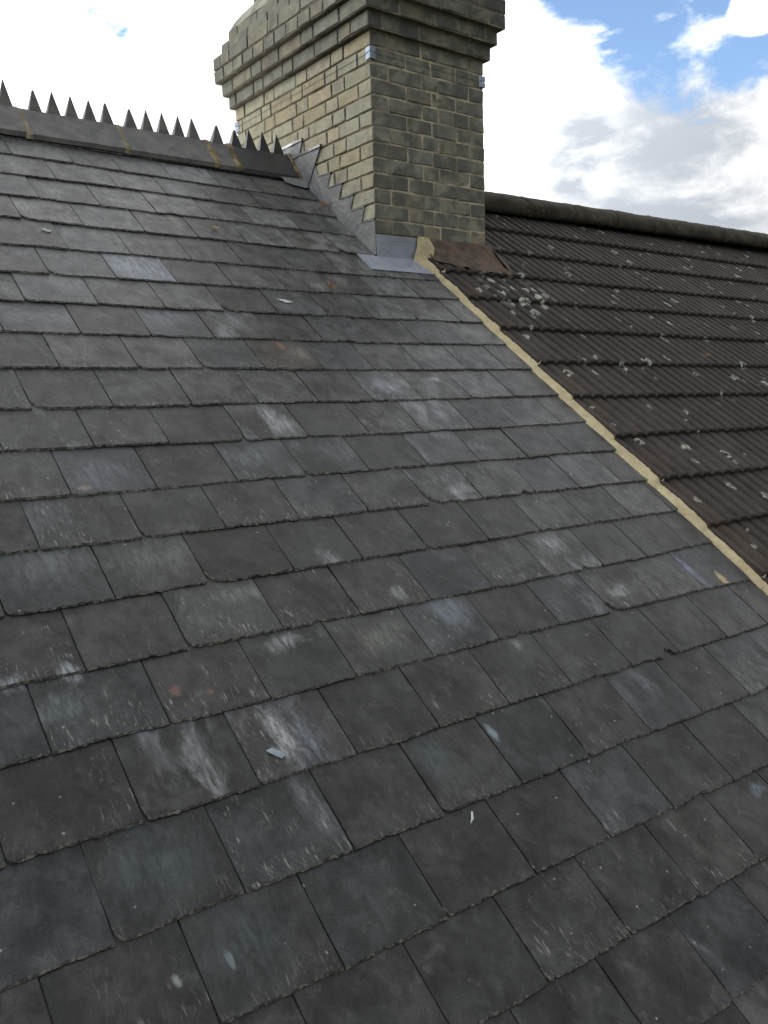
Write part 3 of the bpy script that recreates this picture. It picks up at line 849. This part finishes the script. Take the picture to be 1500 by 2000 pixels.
hidden = []      # bricks of the two faces turned away
core = []        # (p, z0, z1)
FA = [.112, .214, .110, .214, .1131]
FB = [.226, .166, .166, .2051]
JT = .0078


def course(z, h, p, fw, lw, corbel=False, seed=0, cut_roof=False):
    """one course of brickwork: fw widths along the front, lw depths along the left face"""
    x0, x1, y0, y1 = CX0 - p, CX1 + p, CY0 - p, CY1 + p
    sf = (x1 - x0 + JT) / (sum(fw) + JT * 0 + JT * 0) if False else (x1 - x0 + JT) / sum(w for w in fw)
    sl = (y1 - y0 + JT) / sum(lw)
    rnd = random.Random(seed)
    pj = lambda: rnd.uniform(-.0015, .0015)
    zz0, zz1 = z + JT * .5, z + h - JT * .5
    fx = x0
    nf = len(fw)
    cw = None
    for i, w in enumerate(fw):
        a, b = fx, fx + w * sf - JT
        fx += w * sf
        if i == 0:
            cw = b; continue
        d = .10 if w > .15 else .20
        b2 = x1 if i == nf - 1 else b
        brick(a, b2, y0 + pj(), y0 + d, zz0, zz1, corbel, seed + i)
    ly = y0
    for i, w in enumerate(lw):
        a, b = ly, ly + w * sl - JT
        ly += w * sl
        if cut_roof:
            roofz = (a * math.tan(PITCH)) if a < APEX_Y else 9
            bz = min(a * math.tan(PITCH), APEX_Z) if b < APEX_Y else max(0, APEX_Z - (b - APEX_Y) * math.tan(PITCH))
            if zz1 < (min(a, APEX_Y) * math.tan(PITCH)) - .03 and b < APEX_Y + .1: continue
            if a >= APEX_Y and zz1 < .10: continue
        if i == 0:
            brick(x0, cw, y0, b, zz0, zz1, corbel, seed + 50)
        else:
            b2 = y1 if i == len(lw) - 1 else b
            brick(x0 + pj(), x0 + (.10 if w > .15 else .20), a, b2, zz0, zz1, corbel, seed + 50 + i)
    # turned-away faces
    yy = y0 + .215
    while yy < y1 - .05:
        e = min(yy + .215, y1); hidden.append((x1 - .1, x1 - .001, yy, e, zz0, zz1)); yy = e + JT
    xx = x0 + .11
    while xx < x1 - .12:
        e = min(xx + .215, x1 - .12); hidden.append((xx, e, y1 - .1, y1 - .001, zz0, zz1)); xx = e + JT
    core.append((p, z, z + h))


LA = [.225, .1125] * 4          # stretcher first
LB = [.1125, .18] + [.1125, .225] * 3 + [.08]
for r in range(13):
    seed = 100 + r * 20
    course(CZ + .075 * r, .075, 0.0, FA if r % 2 == 0 else FB, LA + [.03 + .0] * 0 if r % 2 == 0 else LB, False, seed, True)
z = CZ + .075 * 13
H, S = .112, .225
course(z, .076, .030, [.09, .225, .18, .175, .12], [.16, H, S, S, H, S, H, S, .1], True, 500)
course(z + .076, .077, .058, [.20, .225, .225, .11, .09], [S, S, H, S, .18, H, S, .13], True, 520)
course(z + .153, .075, .088, [.11, .16, .2, .17, .15, .12], [H] * 13, True, 540)
course(z + .228, .075, .090, [S, .18, .2, .15, .2], [S, H, S, S, H, S, S, H, .09], True, 560)
course(z + .303, .075, .054, [S, .18, .2, .2], [H, S, S, H, S, S, S, .1], True, 580)
course(z + .378, .075, .018, [H, .18, .2, .2], [S, S, H, S, S, S, H], True, 600)
ztop = z + .453
for r in range(4):
    course(ztop + .03 + .075 * r, .075, -.10, FA if r % 2 == 0 else FB, [S, H, S, H, S, H, .08], True, 640 + r * 20)
print('bricks as parts', brick_n)

lst = []
MV, MF, MM = [], [], []
for p, z0, z1 in core:
    b = (CX0 - p + .0062, CX1 + p - .004, CY0 - p + .0030, CY1 + p - .004, z0 - (.30 if z0 < CZ + .01 else 0) , z1)
    V, Fc = box(*b); n = len(MV); MV += V
    MF += [tuple(i + n for i in q) for q in Fc]
    dark = p > .01 or p < -.01
    MM += [0, 2 if dark else 0, 2 if dark else 1, 0, 0, 2 if dark else 0]
o = mesh_obj('mortar', MV, MF, [MAT_MORTAR_LEFT, MAT_MORTAR_FRONT, MAT_MORTAR_DARK], chimney, MM); o.matrix_parent_inverse = CH_INV
V, Fc = join_boxes(hidden)
o = mesh_obj('brick', V, Fc, [MAT_BRICK_LEFT], chimney); o.matrix_parent_inverse = CH_INV; o['kind'] = 'stuff'; o.color = (.25, .23, .15, 1)


# mortar haunching above the corbels
def haunch():
    zb, zt = ztop - .002, ztop + .14
    a, b = .015, -.092
    V, Fc = [], []
    nl = 5
    for q in range(nl + 1):
        t = q / nl
        p = a + (b - a) * t; zz = zb + (zt - zb) * (t ** .8)
        ring = []
        x0, x1, y0, y1 = CX0 - p, CX1 + p, CY0 - p, CY1 + p
        for i in range(8): ring.append((x0 + (x1 - x0) * i / 8, y0))
        for i in range(12): ring.append((x1, y0 + (y1 - y0) * i / 12))
        for i in range(8): ring.append((x1 - (x1 - x0) * i / 8, y1))
        for i in range(12): ring.append((x0, y1 - (y1 - y0) * i / 12))
        for x, y in ring: V.append((x + random.uniform(-.003, .003), y + random.uniform(-.003, .003), zz + random.uniform(-.004, .004)))
    N = 40
    for q in range(nl):
        for i in range(N):
            Fc.append((q * N + i, q * N + (i + 1) % N, (q + 1) * N + (i + 1) % N, (q + 1) * N + i))
    o = mesh_obj('haunching', V, Fc, [MAT_BRICK_CORBEL], chimney); o.matrix_parent_inverse = CH_INV; o.color = (.25, .24, .18, 1)


haunch()

# lead flashings on the chimney ------------------------------------


def prism_x(poly, x_out, x_in, name, mats, parent, inv):
    n = len(poly)
    V = [(x_out, y, z) for y, z in poly] + [(x_in, y, z) for y, z in poly]
    Fc = [tuple(range(n)), tuple(reversed(range(n, 2 * n)))] + [(i, n + i, n + (i + 1) % n, (i + 1) % n) for i in range(n)]
    o = mesh_obj(name, V, Fc, mats, parent)
    o.matrix_parent_inverse = inv
    return o


PK = [(-.251, .012), (-.356, -.065), (-.453, -.142), (-.547, -.218), (-.628, -.297)]
VL = [(-.133, .020), (-.217, -.059), (-.319, -.138), (-.421, -.217), (-.517, -.291)]
poly = [(.0, .10), (-.10, .10)]
for v, p_ in zip(VL, PK): poly += [v, p_]
poly += [(-.631, -.470), (-.60, -.462), (-.481, -.374), (-.327, -.254), (-.183, -.145), (-.03, -.03), (.0, .0)]
fl = prism_x(poly, CX0 - .0068, CX0 - .003, 'step_flashing', [MAT_LEAD], chimney, CH_INV)
# folded top edges that are tucked into the bed joints
for v, p_ in zip(VL, PK):
    seed = int(abs(p_[0]) * 1000); rnd = random.Random(seed)
    n = 6; V = []; Fc = []
    for i in range(n + 1):
        t = i / n
        y = v[0] + (p_[0] - v[0]) * t; zz = v[1] + (p_[1] - v[1]) * t
        e = rnd.uniform(.0, .0022)
        V += [(CX0 + .004, y, zz + .005), (CX0 - .0095 - e, y, zz + .0005 + e), (CX0 - .0088 - e, y, zz - .0040)]
    for i in range(n):
        a = i * 3
        Fc += [(a, a + 3, a + 4, a + 1), (a + 1, a + 4, a + 5, a + 2)]
    o = mesh_obj('flashing_fold', V, Fc, [MAT_LEAD_EDGE], fl); o.matrix_parent_inverse = Matrix.Identity(4)
# ridge saddle pieces
polyA = [(.30, .247), (.010, .247), (.050, .155), (.30, .155)]
sa = prism_x(polyA, CX0 - .0085, CX0 - .0045, 'ridge_flashing', [MAT_LEAD], chimney, CH_INV)
polyB = [(.26, .171), (-.176, .169), (-.040, -.010), (.0, .0), (.14, .09), (.26, .0)]
sb_ = prism_x(polyB, CX0 - .0125, CX0 - .0085, 'ridge_flashing', [MAT_LEAD], chimney, CH_INV)
for (ya, yb, zz, xo, par) in ((.010, .30, .247, .0085, sa), (-.176, .26, .170, .0125, sb_)):
    V, Fc = [], []
    n = 12; rnd = random.Random(int(zz * 1000))
    for i in range(n + 1):
        y = ya + (yb - ya) * i / n; e = rnd.uniform(0, .004)
        V += [(CX0 + .004, y, zz + .008), (CX0 - xo - .004 - e, y, zz + .003 - e * .5), (CX0 - xo - .003 - e, y, zz - .010)]
    for i in range(n):
        a = i * 3
        Fc += [(a, a + 1, a + 4, a + 3), (a + 1, a + 2, a + 5, a + 4)]
    mesh_obj('flashing_fold', V, Fc, [MAT_LEAD_EDGE], par)
# saddle lying on the slates under the end of the ridge
V = []
for u_, s_, h_ in ((2.295, -.10, .016), (2.425, -.10, .018), (2.425, .050, .012), (2.400, .058, .0085), (2.330, .040, .0085), (2.295, .012, .0085)):
    V.append(on_roof(u_, s_, h_))
V += [v - Vector((0, -SP, CP)) * .0028 for v in V]
n = 6
Fc = [tuple(range(n)), tuple(reversed(range(n, 2 * n)))] + [(i, n + i, n + (i + 1) % n, (i + 1) % n) for i in range(n)]
o = mesh_obj('ridge_flashing', V, Fc, [MAT_LEAD], chimney); o.matrix_parent_inverse = CH_INV
# front apron: upstand, then dressed over the slates
PR = []
for s_, h_ in ((.792, .0035), (.80, .0022), (.84, .0015), (.89, .0018), (.936, .0034)):
    PR.append(on_roof(0, s_, h_))
V, Fc = [], []
us = [2.312, 2.36, 2.41, 2.4345, 2.52, 2.60, 2.66, 2.72]
rnd = random.Random(3)
up = [(CY0 - .005, CZ - .002), (CY0 - .0055, CZ - .05)]
prof_r = [(y, z) for y, z in up] + [(p.y, p.z) for p in PR]
prof_l = [(PR[0].y + .09, PR[0].z + .09 * math.tan(PITCH) - .012), (PR[0].y + .04, PR[0].z + .04 * math.tan(PITCH) - .006)] + [(p.y, p.z) for p in PR]
grid = []
for u_ in us:
    pr = prof_l if u_ < 2.434 else prof_r
    row = []
    for i, (y, z) in enumerate(pr):
        w = .0012 if i >= 3 else .0008
        uu = u_ - (.030 if (u_ > 2.65 and i < 3) else 0) * (1 if u_ > 2.70 else .3)
        row.append((uu, y - SP * rnd.uniform(0, w), z + CP * rnd.uniform(0, w)))
    grid.append(row)
nr = len(prof_r)
for row in grid: V += row
for i in range(len(us) - 1):
    for q in range(nr - 1):
        if us[i] < 2.43 and us[i + 1] > 2.434 and q < 2: continue
        Fc.append((i * nr + q, i * nr + q + 1, (i + 1) * nr + q + 1, (i + 1) * nr + q))
ap = mesh_obj('apron_flashing', V, Fc, [MAT_LEAD_NEW], chimney, smooth=False); ap.matrix_parent_inverse = CH_INV
sm = ap.modifiers.new('thick', 'SOLIDIFY'); sm.thickness = .0022; sm.offset = -1

# aerial lashing round the stack -----------------------------------
lash = empty('aerial_lashing', (CX0, CY0, .498))
tag(lash, 'thin wire lashing round the chimney with bright corner plates under the corbels', 'wire lashing')
bpy.context.view_layer.update()
LI = lash.matrix_world.inverted()


def tube(name, pts, r, mat, parent, inv=None, seg=6):
    V, Fc = [], []
    for i, p in enumerate(pts):
        p = Vector(p)
        d = (Vector(pts[min(i + 1, len(pts) - 1)]) - Vector(pts[max(i - 1, 0)])).normalized()
        a = d.cross(Vector((0, 0, 1)))
        if a.length < .1: a = d.cross(Vector((1, 0, 0)))
        a.normalize(); b = d.cross(a)
        for k in range(seg):
            t = 2 * math.pi * k / seg
            V.append(p + a * math.cos(t) * r + b * math.sin(t) * r)
    for i in range(len(pts) - 1):
        for k in range(seg):
            Fc.append((i * seg + k, i * seg + (k + 1) % seg, (i + 1) * seg + (k + 1) % seg, (i + 1) * seg + k))
    o = mesh_obj(name, V, Fc, [mat], parent, smooth=True)
    if inv is not None: o.matrix_parent_inverse = inv
    return o


g_ = .0035
for zz in (.500,):
    tube('wire', [(CX0 - g_, CY0 - g_, zz), (CX1 + g_, CY0 - g_, zz), (CX1 + g_, CY1 + g_, zz), (CX0 - g_, CY1 + g_, zz), (CX0 - g_, CY0 - g_, zz)], .0009, MAT_WIRE, lash, LI)
for x, y, sx, sy in ((CX0, CY0, -1, -1), (CX1, CY0, 1, -1), (CX1, CY1, 1, 1), (CX0, CY1, -1, 1)):
    t = .0022; w = .030; o_ = .0052
    z0, z1 = .472, .528
    V, Fc = [], []
    xs = (x + sx * o_, x - sx * w); ys = (y + sy * o_, y - sy * w)
    prof = [(x + sx * o_, y - sy * w), (x + sx * (o_ + .002), y + sy * (o_ + .002)), (x - sx * w, y + sy * o_)]
    inn = [(px - sx * t, py - sy * t) for px, py in prof]
    zs = [z0, z0 + .022, z0 + .026, z0 + .030, z0 + .034, z1]
    ring = prof + inn[::-1]
    for i, q in enumerate(zs):
        dent = .0022 if i in (2, 3) else 0
        for px, py in ring: V.append((px - sx * dent, py - sy * dent, q))
    for a in range(len(zs) - 1):
        for i in range(6): Fc.append((a * 6 + i, a * 6 + (i + 1) % 6, (a + 1) * 6 + (i + 1) % 6, (a + 1) * 6 + i))
    Fc += [(5, 4, 3, 2, 1, 0), tuple(range((len(zs) - 1) * 6, len(zs) * 6))]
    o = mesh_obj('corner_plate', V, Fc, [MAT_STEEL], lash); o.matrix_parent_inverse = LI

# ------------------------------------------------------------------ ribbed tile roof
tile_roof = empty('tile_roof', (2.74, 0, 0), (PITCH, 0, 0))
tag(tile_roof, 'dark brown ribbed concrete tile roof with white lichen right of the mortar line', 'roof')


def tile_material():
    M = Mat('ribbed_concrete_tile', .9, .25)
    P = M.coord(0, tile_roof)
    oi = M.n('ShaderNodeObjectInfo')
    a = M.noise(P, 5, 5, .6, .3); b = M.noise(P, 150, 5, .7); m = M.noise(P, 24, 5, .6)
    sepx = M.n('ShaderNodeSeparateXYZ'); M.t.links.new(P, sepx.inputs[0])
    c = M.mix(1.0, oi.outputs['Color'], M.mix(M.ramp(a, .3, .7), (.75, .75, .75), (1.2, 1.2, 1.2)), 'MULTIPLY')
    c = M.mix(1.0, c, M.mix(M.ramp(m, .3, .7), (.78, .78, .78), (1.2, 1.2, 1.2)), 'MULTIPLY')
    # red-brown body showing beside the verge
    red = M.math('MULTIPLY', M.ramp(sepx.outputs['X'], .30, .02), M.ramp(M.noise(P, 7, 4), .40, .6, .15, 1))
    c = M.mix(M.math('MULTIPLY', red, .45), c, (.040, .026, .020))
    # lichen rosettes: pale rings
    warp = M.n('ShaderNodeTexNoise'); M.t.links.new(P, warp.inputs['Vector']); warp.inputs['Scale'].default_value = 38
    wv = M.n('ShaderNodeVectorMath', operation='SCALE'); M.t.links.new(warp.outputs['Color'], wv.inputs[0]); wv.inputs['Scale'].default_value = .030
    PA = M.n('ShaderNodeVectorMath', operation='ADD'); M.t.links.new(P, PA.inputs[0]); M.t.links.new(wv.outputs[0], PA.inputs[1])
    Q = M.map(PA.outputs[0], (1, .8, 0.0))
    tot = None
    for sc, thr, r0, r1, w in ((4.6, .58, .055, .085, 1), (8.5, .84, .05, .11, .7), (13, .95, .0, .10, .6)):
        v = M.voronoi(Q, sc); v.voronoi_dimensions = '2D'
        sc_ = M.n('ShaderNodeSeparateColor'); M.t.links.new(v.outputs['Color'], sc_.inputs[0])
        have = M.ramp(sc_.outputs[0], thr, thr + .01)
        ring = M.math('MULTIPLY', M.ramp(v.outputs['Distance'], r1 + .03, r1), M.ramp(v.outputs['Distance'], r0 - .03, r0) if r0 else 1.0)
        f = M.math('MULTIPLY', M.math('MULTIPLY', ring, have), w)
        tot = f if tot is None else M.math('MAXIMUM', tot, f)
    tot = M.math('MULTIPLY', tot, M.ramp(M.noise(P, 55, 4, .65), .40, .60, .15, 1.0))
    # dense patch below the chimney
    dd = M.n('ShaderNodeVectorMath', operation='DISTANCE'); M.t.links.new(P, dd.inputs[0]); dd.inputs[1].default_value = (.42, -1.11, .04)
    near = M.ramp(dd.outputs['Value'], .26, .12)
    vv = M.voronoi(Q, 17); vv.voronoi_dimensions = '2D'
    s3 = M.n('ShaderNodeSeparateColor'); M.t.links.new(vv.outputs['Color'], s3.inputs[0])
    den = M.math('MULTIPLY', M.math('MULTIPLY', M.ramp(s3.outputs[1], .50, .52), M.ramp(vv.outputs['Distance'], .42, .30)), near)
    tot = M.math('MAXIMUM', tot, den)
    c = M.mix(tot, c, (.21, .21, .19))
    og = M.ramp(M.noise(M.map(P, loc=(5, 2, 0)), 5.5, 3, .5), .74, .78, 0, .6)
    c = M.mix(og, c, (.13, .06, .02))
    c = M.mix(1.0, c, M.mix(M.ramp(b, .3, .7), (.78, .78, .78), (1.2, 1.2, 1.2)), 'MULTIPLY')
    return M.done(c, None, M.bump(b, .5, .003))


MAT_TILE = tile_material()
RIB = .077


def rib_profile(x):
    """height of the tile surface above its bed at x"""
    t = (x / RIB) % 1.0
    g = min(1, max(0, (abs(t - .5) - .30) / .12))      # groove near t=0/1
    return .0125 * (1 - g * g * (3 - 2 * g))


def tile_mesh(w, x_off=0.0, length=.375):
    xs = []
    nseg = int(round(w / RIB * 10))
    for i in range(nseg + 1): xs.append(w * i / nseg)
    rows = [(-.0005, -.0015), (.0, .006), (.006, .0085), (.15, .0085), (length, .0085)]
    V, Fc = [], []
    n = len(xs)
    rnd = random.Random(int(w * 1000))
    for ri, (y, base) in enumerate(rows):
        for x in xs:
            hp = rib_profile(x + x_off)
            k = (0.0 if ri == 0 else .75 if ri == 1 else 1.0)
            z = base + hp * k
            if ri == 0: z = -.004
            V.append((x, y + (rnd.uniform(-.001, .001) if ri < 3 else 0), z))
    for ri in range(len(rows) - 1):
        for i in range(n - 1):
            Fc.append((ri * n + i, ri * n + i + 1, (ri + 1) * n + i + 1, (ri + 1) * n + i))
    b = len(V)
    for (y, z) in ((.0, -.004), (length, -.004)):
        for x in (xs[0], xs[-1]): V.append((x, y, z))
    Fc.append((b, b + 2, b + 3, b + 1))
    Fc.append((0, n, 2 * n, 3 * n, 4 * n, b + 2)); Fc.append((n - 1, b + 3, 5 * n - 1, 4 * n - 1, 3 * n - 1, 2 * n - 1))
    me = bpy.data.meshes.new('roof_tile'); me.from_pydata(V, [], Fc); me.materials.append(MAT_TILE); me.update()
    return me


TW = .308
full = tile_mesh(TW - .004)
firsts = tile_mesh(2.943 - 2.742, 4 * RIB - (2.947 - 2.742))
TS = [.315, .63, .93, 1.20, 1.475, 1.77, 2.04, 2.325, 2.61, 2.89, 3.17, 3.46, 3.75, 4.04, 4.33, 4.62, 4.91]
n_t = 0
for r, s in enumerate(TS):
    col_max = 15
    for c in range(-1, col_max + 1):
        u = 2.947 + TW * c if c >= 0 else 2.742
        if r >= 11 and c > 4: continue
        # the stack stands on the first columns
        if s < .70 and u < 3.05: continue
        rnd = random.Random(r * 50 + c)
        o = link(bpy.data.objects.new('roof_tile', full if c >= 0 else firsts), tile_roof)
        slope = .010 * (u - 2.74) / 1.0 if False else .012 * (u - 2.74)
        o.location = (u - 2.74 + rnd.uniform(-.0015, .0015), -(s + slope) + rnd.uniform(-.003, .003), .020 + rnd.uniform(-.001, .001))
        o.rotation_euler = (-.072 + rnd.uniform(-.003, .003), rnd.uniform(-.003, .003), rnd.uniform(-.003, .003))
        l = rnd.uniform(.82, 1.15)
        o.color = (.0172 * l, .0152 * l, .0134 * l, 1)
        n_t += 1
print('tiles', n_t)
bpy.context.view_layer.update()
TI = tile_roof.matrix_world.inverted()

# half-round ridge of the tiled roof
M = Mat('lichened_ridge', .95, .2)
P = M.coord(3.0)
a = M.noise(P, 9, 6, .65); b = M.noise(P, 90, 5, .7)
c = M.mix(M.ramp(a, .35, .65), (.018, .0160, .0125), (.037, .0325, .025))
c = M.mix(M.ramp(M.noise(M.map(P, loc=(3, 0, 0)), 20, 5, .7), .60, .70, 0, .55), c, (.14, .135, .105))
c = M.mix(M.ramp(M.noise(M.map(P, loc=(0, 6, 0)), 3.0, 4, .6), .66, .74, 0, .8), c, (.12, .065, .018))
MAT_HR = M.done(c, None, M.bump(M.math('ADD', a, M.math('MULTIPLY', b, .5)), .9, .006))
u = 3.215; i = 0
while u < 8.9:
    L_ = .45
    V, Fc = [], []
    na, nu = 18, 16
    rnd = random.Random(i)
    for a_ in range(nu + 1):
        uu = u + (L_ - .008) * a_ / nu
        zc = .010 + .0125 * (uu - 3.85)
        for q in range(na + 1):
            th = -.5 + (math.pi + 1.0) * q / na
            R0 = .102 + noise.noise((uu * 4, q * .5, 1)) * .006 + noise.noise((uu * 22, q * 1.7, 5)) * .0035 + rnd.uniform(-.001, .001)
            V.append((uu, .045 - math.cos(th) * R0 * 1.5, zc + .021 + math.sin(th) * R0))
    for a_ in range(nu):
        for q in range(na):
            s0_ = a_ * (na + 1) + q
            Fc.append((s0_, s0_ + na + 1, s0_ + na + 2, s0_ + 1))
    o = mesh_obj('ridge_tile', V, Fc, [MAT_HR], tile_roof, smooth=True); o.matrix_parent_inverse = TI
    sm = o.modifiers.new('thick', 'SOLIDIFY'); sm.thickness = .014
    # mortar joint, lumpy
    V, Fc = [], []
    for a_ in range(4):
        uu = u + L_ - .014 + a_ * .008
        zc = .010 + .0125 * (uu - 3.85)
        for q in range(na + 1):
            th = -.5 + (math.pi + 1.0) * q / na
            R0 = .1025 + (.0012 if a_ in (1, 2) else -.004) + rnd.uniform(-.002, .003)
            V.append((uu + rnd.uniform(-.003, .003), .045 - math.cos(th) * R0 * 1.5, zc + .021 + math.sin(th) * R0))
    for a_ in range(3):
        for q in range(na):
            s0_ = a_ * (na + 1) + q
            Fc.append((s0_, s0_ + na + 1, s0_ + na + 2, s0_ + 1))
    o = mesh_obj('ridge_mortar', V, Fc, [MAT_HR], tile_roof, smooth=True); o.matrix_parent_inverse = TI
    u += L_; i += 1

# yellow mortar verge between the two roofs ------------------------
V, Fc = [], []
secs = []
secs.append((Vector((2.700, CY0 - .012, CZ + .006)), Vector((2.775, CY0 - .018, CZ + .004))))
secs.append((Vector((2.685, CY0 - .020, CZ - .050)), Vector((2.782, CY0 - .050, CZ - .050))))
s = .815
NX = 9
step = .0125
LW = {.815: 2.655, .90: 2.700, .99: 2.716, 1.38: 2.708, 1.78: 2.706, 2.18: 2.700, 2.58: 2.698, 2.96: 2.716, 3.22: 2.722, 5.2: 2.71}
keys = sorted(LW)


def interp(x):
    for a, b in zip(keys, keys[1:]):
        if a <= x <= b: return LW[a] + (LW[b] - LW[a]) * (x - a) / (b - a)
    return LW[keys[-1]]


while s < 5.2:
    l = interp(s) + noise.noise((s * 9, 1, 0)) * .007 + noise.noise((s * 50, 2, 0)) * .006 + random.uniform(-.0012, .0012)
    # position within the neighbouring tile course: the mortar swells just above each tile tail
    prev = max([t for t in [0.0] + TS if t <= s + .001]); nxt = min([t for t in TS if t > s - .001] + [6])
    f = (s - prev) / max(.05, nxt - prev)
    swell = .011 * max(0, (f - .5) / .5) * (1 + noise.noise((s * 3, 0, 9)))
    rgt = 2.756 + swell + noise.noise((s * 7, 5, 0)) * .010 + noise.noise((s * 60, 7, 0)) * .009 + random.uniform(-.0015, .0015)
    if s < .95: rgt = max(rgt, 2.775)
    secs.append((on_roof(l, s, -.006), on_roof(rgt, s, .017 + .021 * f)))
    s += step
for i, (a, b) in enumerate(secs):
    for q in range(NX):
        t = q / (NX - 1)
        p = a.lerp(b, t)
        bulge = .006 * math.sin(t * math.pi) + (noise.noise((i * .22, q * .6, 3)) * .0035 + noise.noise((i * .9, q * 1.3, 8)) * .0015) * math.sin(min(1, t * 3) * math.pi / 2)
        p = p + Vector((0, -SP, CP)) * bulge
        V.append(p)
for i in range(len(secs) - 1):
    for q in range(NX - 1):
        Fc.append((i * NX + q, i * NX + q + 1, (i + 1) * NX + q + 1, (i + 1) * NX + q))
o = mesh_obj('mortar_verge', V, [tuple(reversed(f)) for f in Fc], [MAT_VERGE], tile_roof, smooth=True); o.matrix_parent_inverse = TI

# pinkish mortar fillet at the foot of the chimney front -----------
V, Fc = [], []
NU, NV = 26, 10
topA, topB = Vector((2.755, CY0 - .004, CZ + .006)), Vector((3.215, CY0 - .004, CZ + .010))
botA, botB = on_roof(2.752, .850, .040), on_roof(3.265, .93, .036)
for i in range(NU + 1):
    t = i / NU
    ta = topA.lerp(topB, t); ba = botA.lerp(botB, t) + Vector((0, -.02 * math.sin(t * math.pi) * CP, -.02 * math.sin(t * math.pi) * SP))
    for q in range(NV + 1):
        w = q / NV
        p = ta.lerp(ba, w)
        sag = -.018 * math.sin(w * math.pi)
        nz = noise.noise((i * .35, q * .5, 11)) * .011 + noise.noise((i * 1.1, q * 1.3, 4)) * .0025
        p = p + Vector((0, -.8, .6)) * (sag + nz + (.006 if 0 < q < NV else 0))
        V.append(p)
for i in range(NU):
    for q in range(NV):
        a = i * (NV + 1) + q
        Fc.append((a, a + 1, a + NV + 2, a + NV + 1))
# close the right end down to the tiles
b0 = len(V)
V.append(on_roof(3.30, .62, .03)); V.append(on_roof(3.33, .80, .036))
e0 = NU * (NV + 1)
Fc.append((e0, e0 + NV, b0 + 1, b0))
o = mesh_obj('mortar_fillet', V, Fc, [MAT_FILLET], chimney, smooth=False); o.matrix_parent_inverse = CH_INV

# ------------------------------------------------------------------ small loose things lying on the slates


def flake(name, u, s, pts, h, mat, label, cat, curl=0.0, thick=.002):
    n = len(pts)
    base = on_roof(u, s, h)
    r = []
    cxm = sum(p[0] for p in pts) / n; cym = sum(p[1] for p in pts) / n
    V = [Vector((x, y, curl * ((x - cxm) ** 2 + (y - cym) ** 2) * 40 + thick)) for x, y in pts]
    V += [v - Vector((0, 0, thick)) for v in V]
    V.append(Vector((cxm, cym, thick * 1.2)))
    c = len(V) - 1
    Fc = [(i, (i + 1) % n, c) for i in range(n)] + [tuple(reversed(range(n, 2 * n)))] + [(i, n + i, n + (i + 1) % n, (i + 1) % n) for i in range(n)]
    o = mesh_obj(name, V, Fc, [mat])
    o.location = base; o.rotation_euler = (PITCH, 0, 0)
    tag(o, label, cat)
    return o


leafp = [(-.028, .004), (-.016, .014), (.0, .017), (.014, .012), (.030, .0), (.016, -.011), (.0, -.014), (-.014, -.010)]
flake('dry_leaf', 2.400, .262, [(x * .8 , y * .9 - x * .6) for x, y in leafp], .004, MAT_LEAF, 'curled brown leaf lying against the lead step flashing', 'leaf', .6)
flake('dry_leaf', 1.952, 1.150, [(x * .5, y * .8 - x * .9) for x, y in leafp], .004, MAT_LEAF, 'small rust brown leaf on a slate below the lead apron', 'leaf', .6)
flake('dry_leaf', 1.583, .686, [(x * .7, y) for x, y in leafp], .004, MAT_LEAF_T, 'crumpled tan leaf on the slates below the short ridge tile', 'leaf', .8)
flake('slate_flake', .793, .851, [(-.02, .008), (-.004, .014), (.006, .002), (.018, .006), (.016, -.008), (.002, -.010), (-.006, -.002)], .003, MAT_CHIP, 'pale crooked flake lying near the left edge below the ridge', 'slate chip')
flake('slate_flake', 1.647, 1.295, [(-.040, .012), (-.016, .015), (.012, .008), (.032, -.002), (.018, -.010), (-.004, -.012), (-.016, .0)], .003, MAT_CHIP, 'white pointed flake on a bluish slate in the upper middle', 'slate chip')
flake('slate_flake', .604, 3.291, [(-.018, .012), (-.002, .014), (.012, .002), (.020, -.012), (.008, -.018), (-.004, -.006)], .004, MAT_CHIP_B, 'blue grey flake on the white streaked slate', 'slate chip')
flake('slate_flake', .971, 3.586, [(-.012, -.014), (-.002, -.004), (.010, .012), (.013, .010), (.004, -.006)], .003, MAT_CHIP, 'thin pale sliver on a dark slate in the lower middle', 'slate chip')
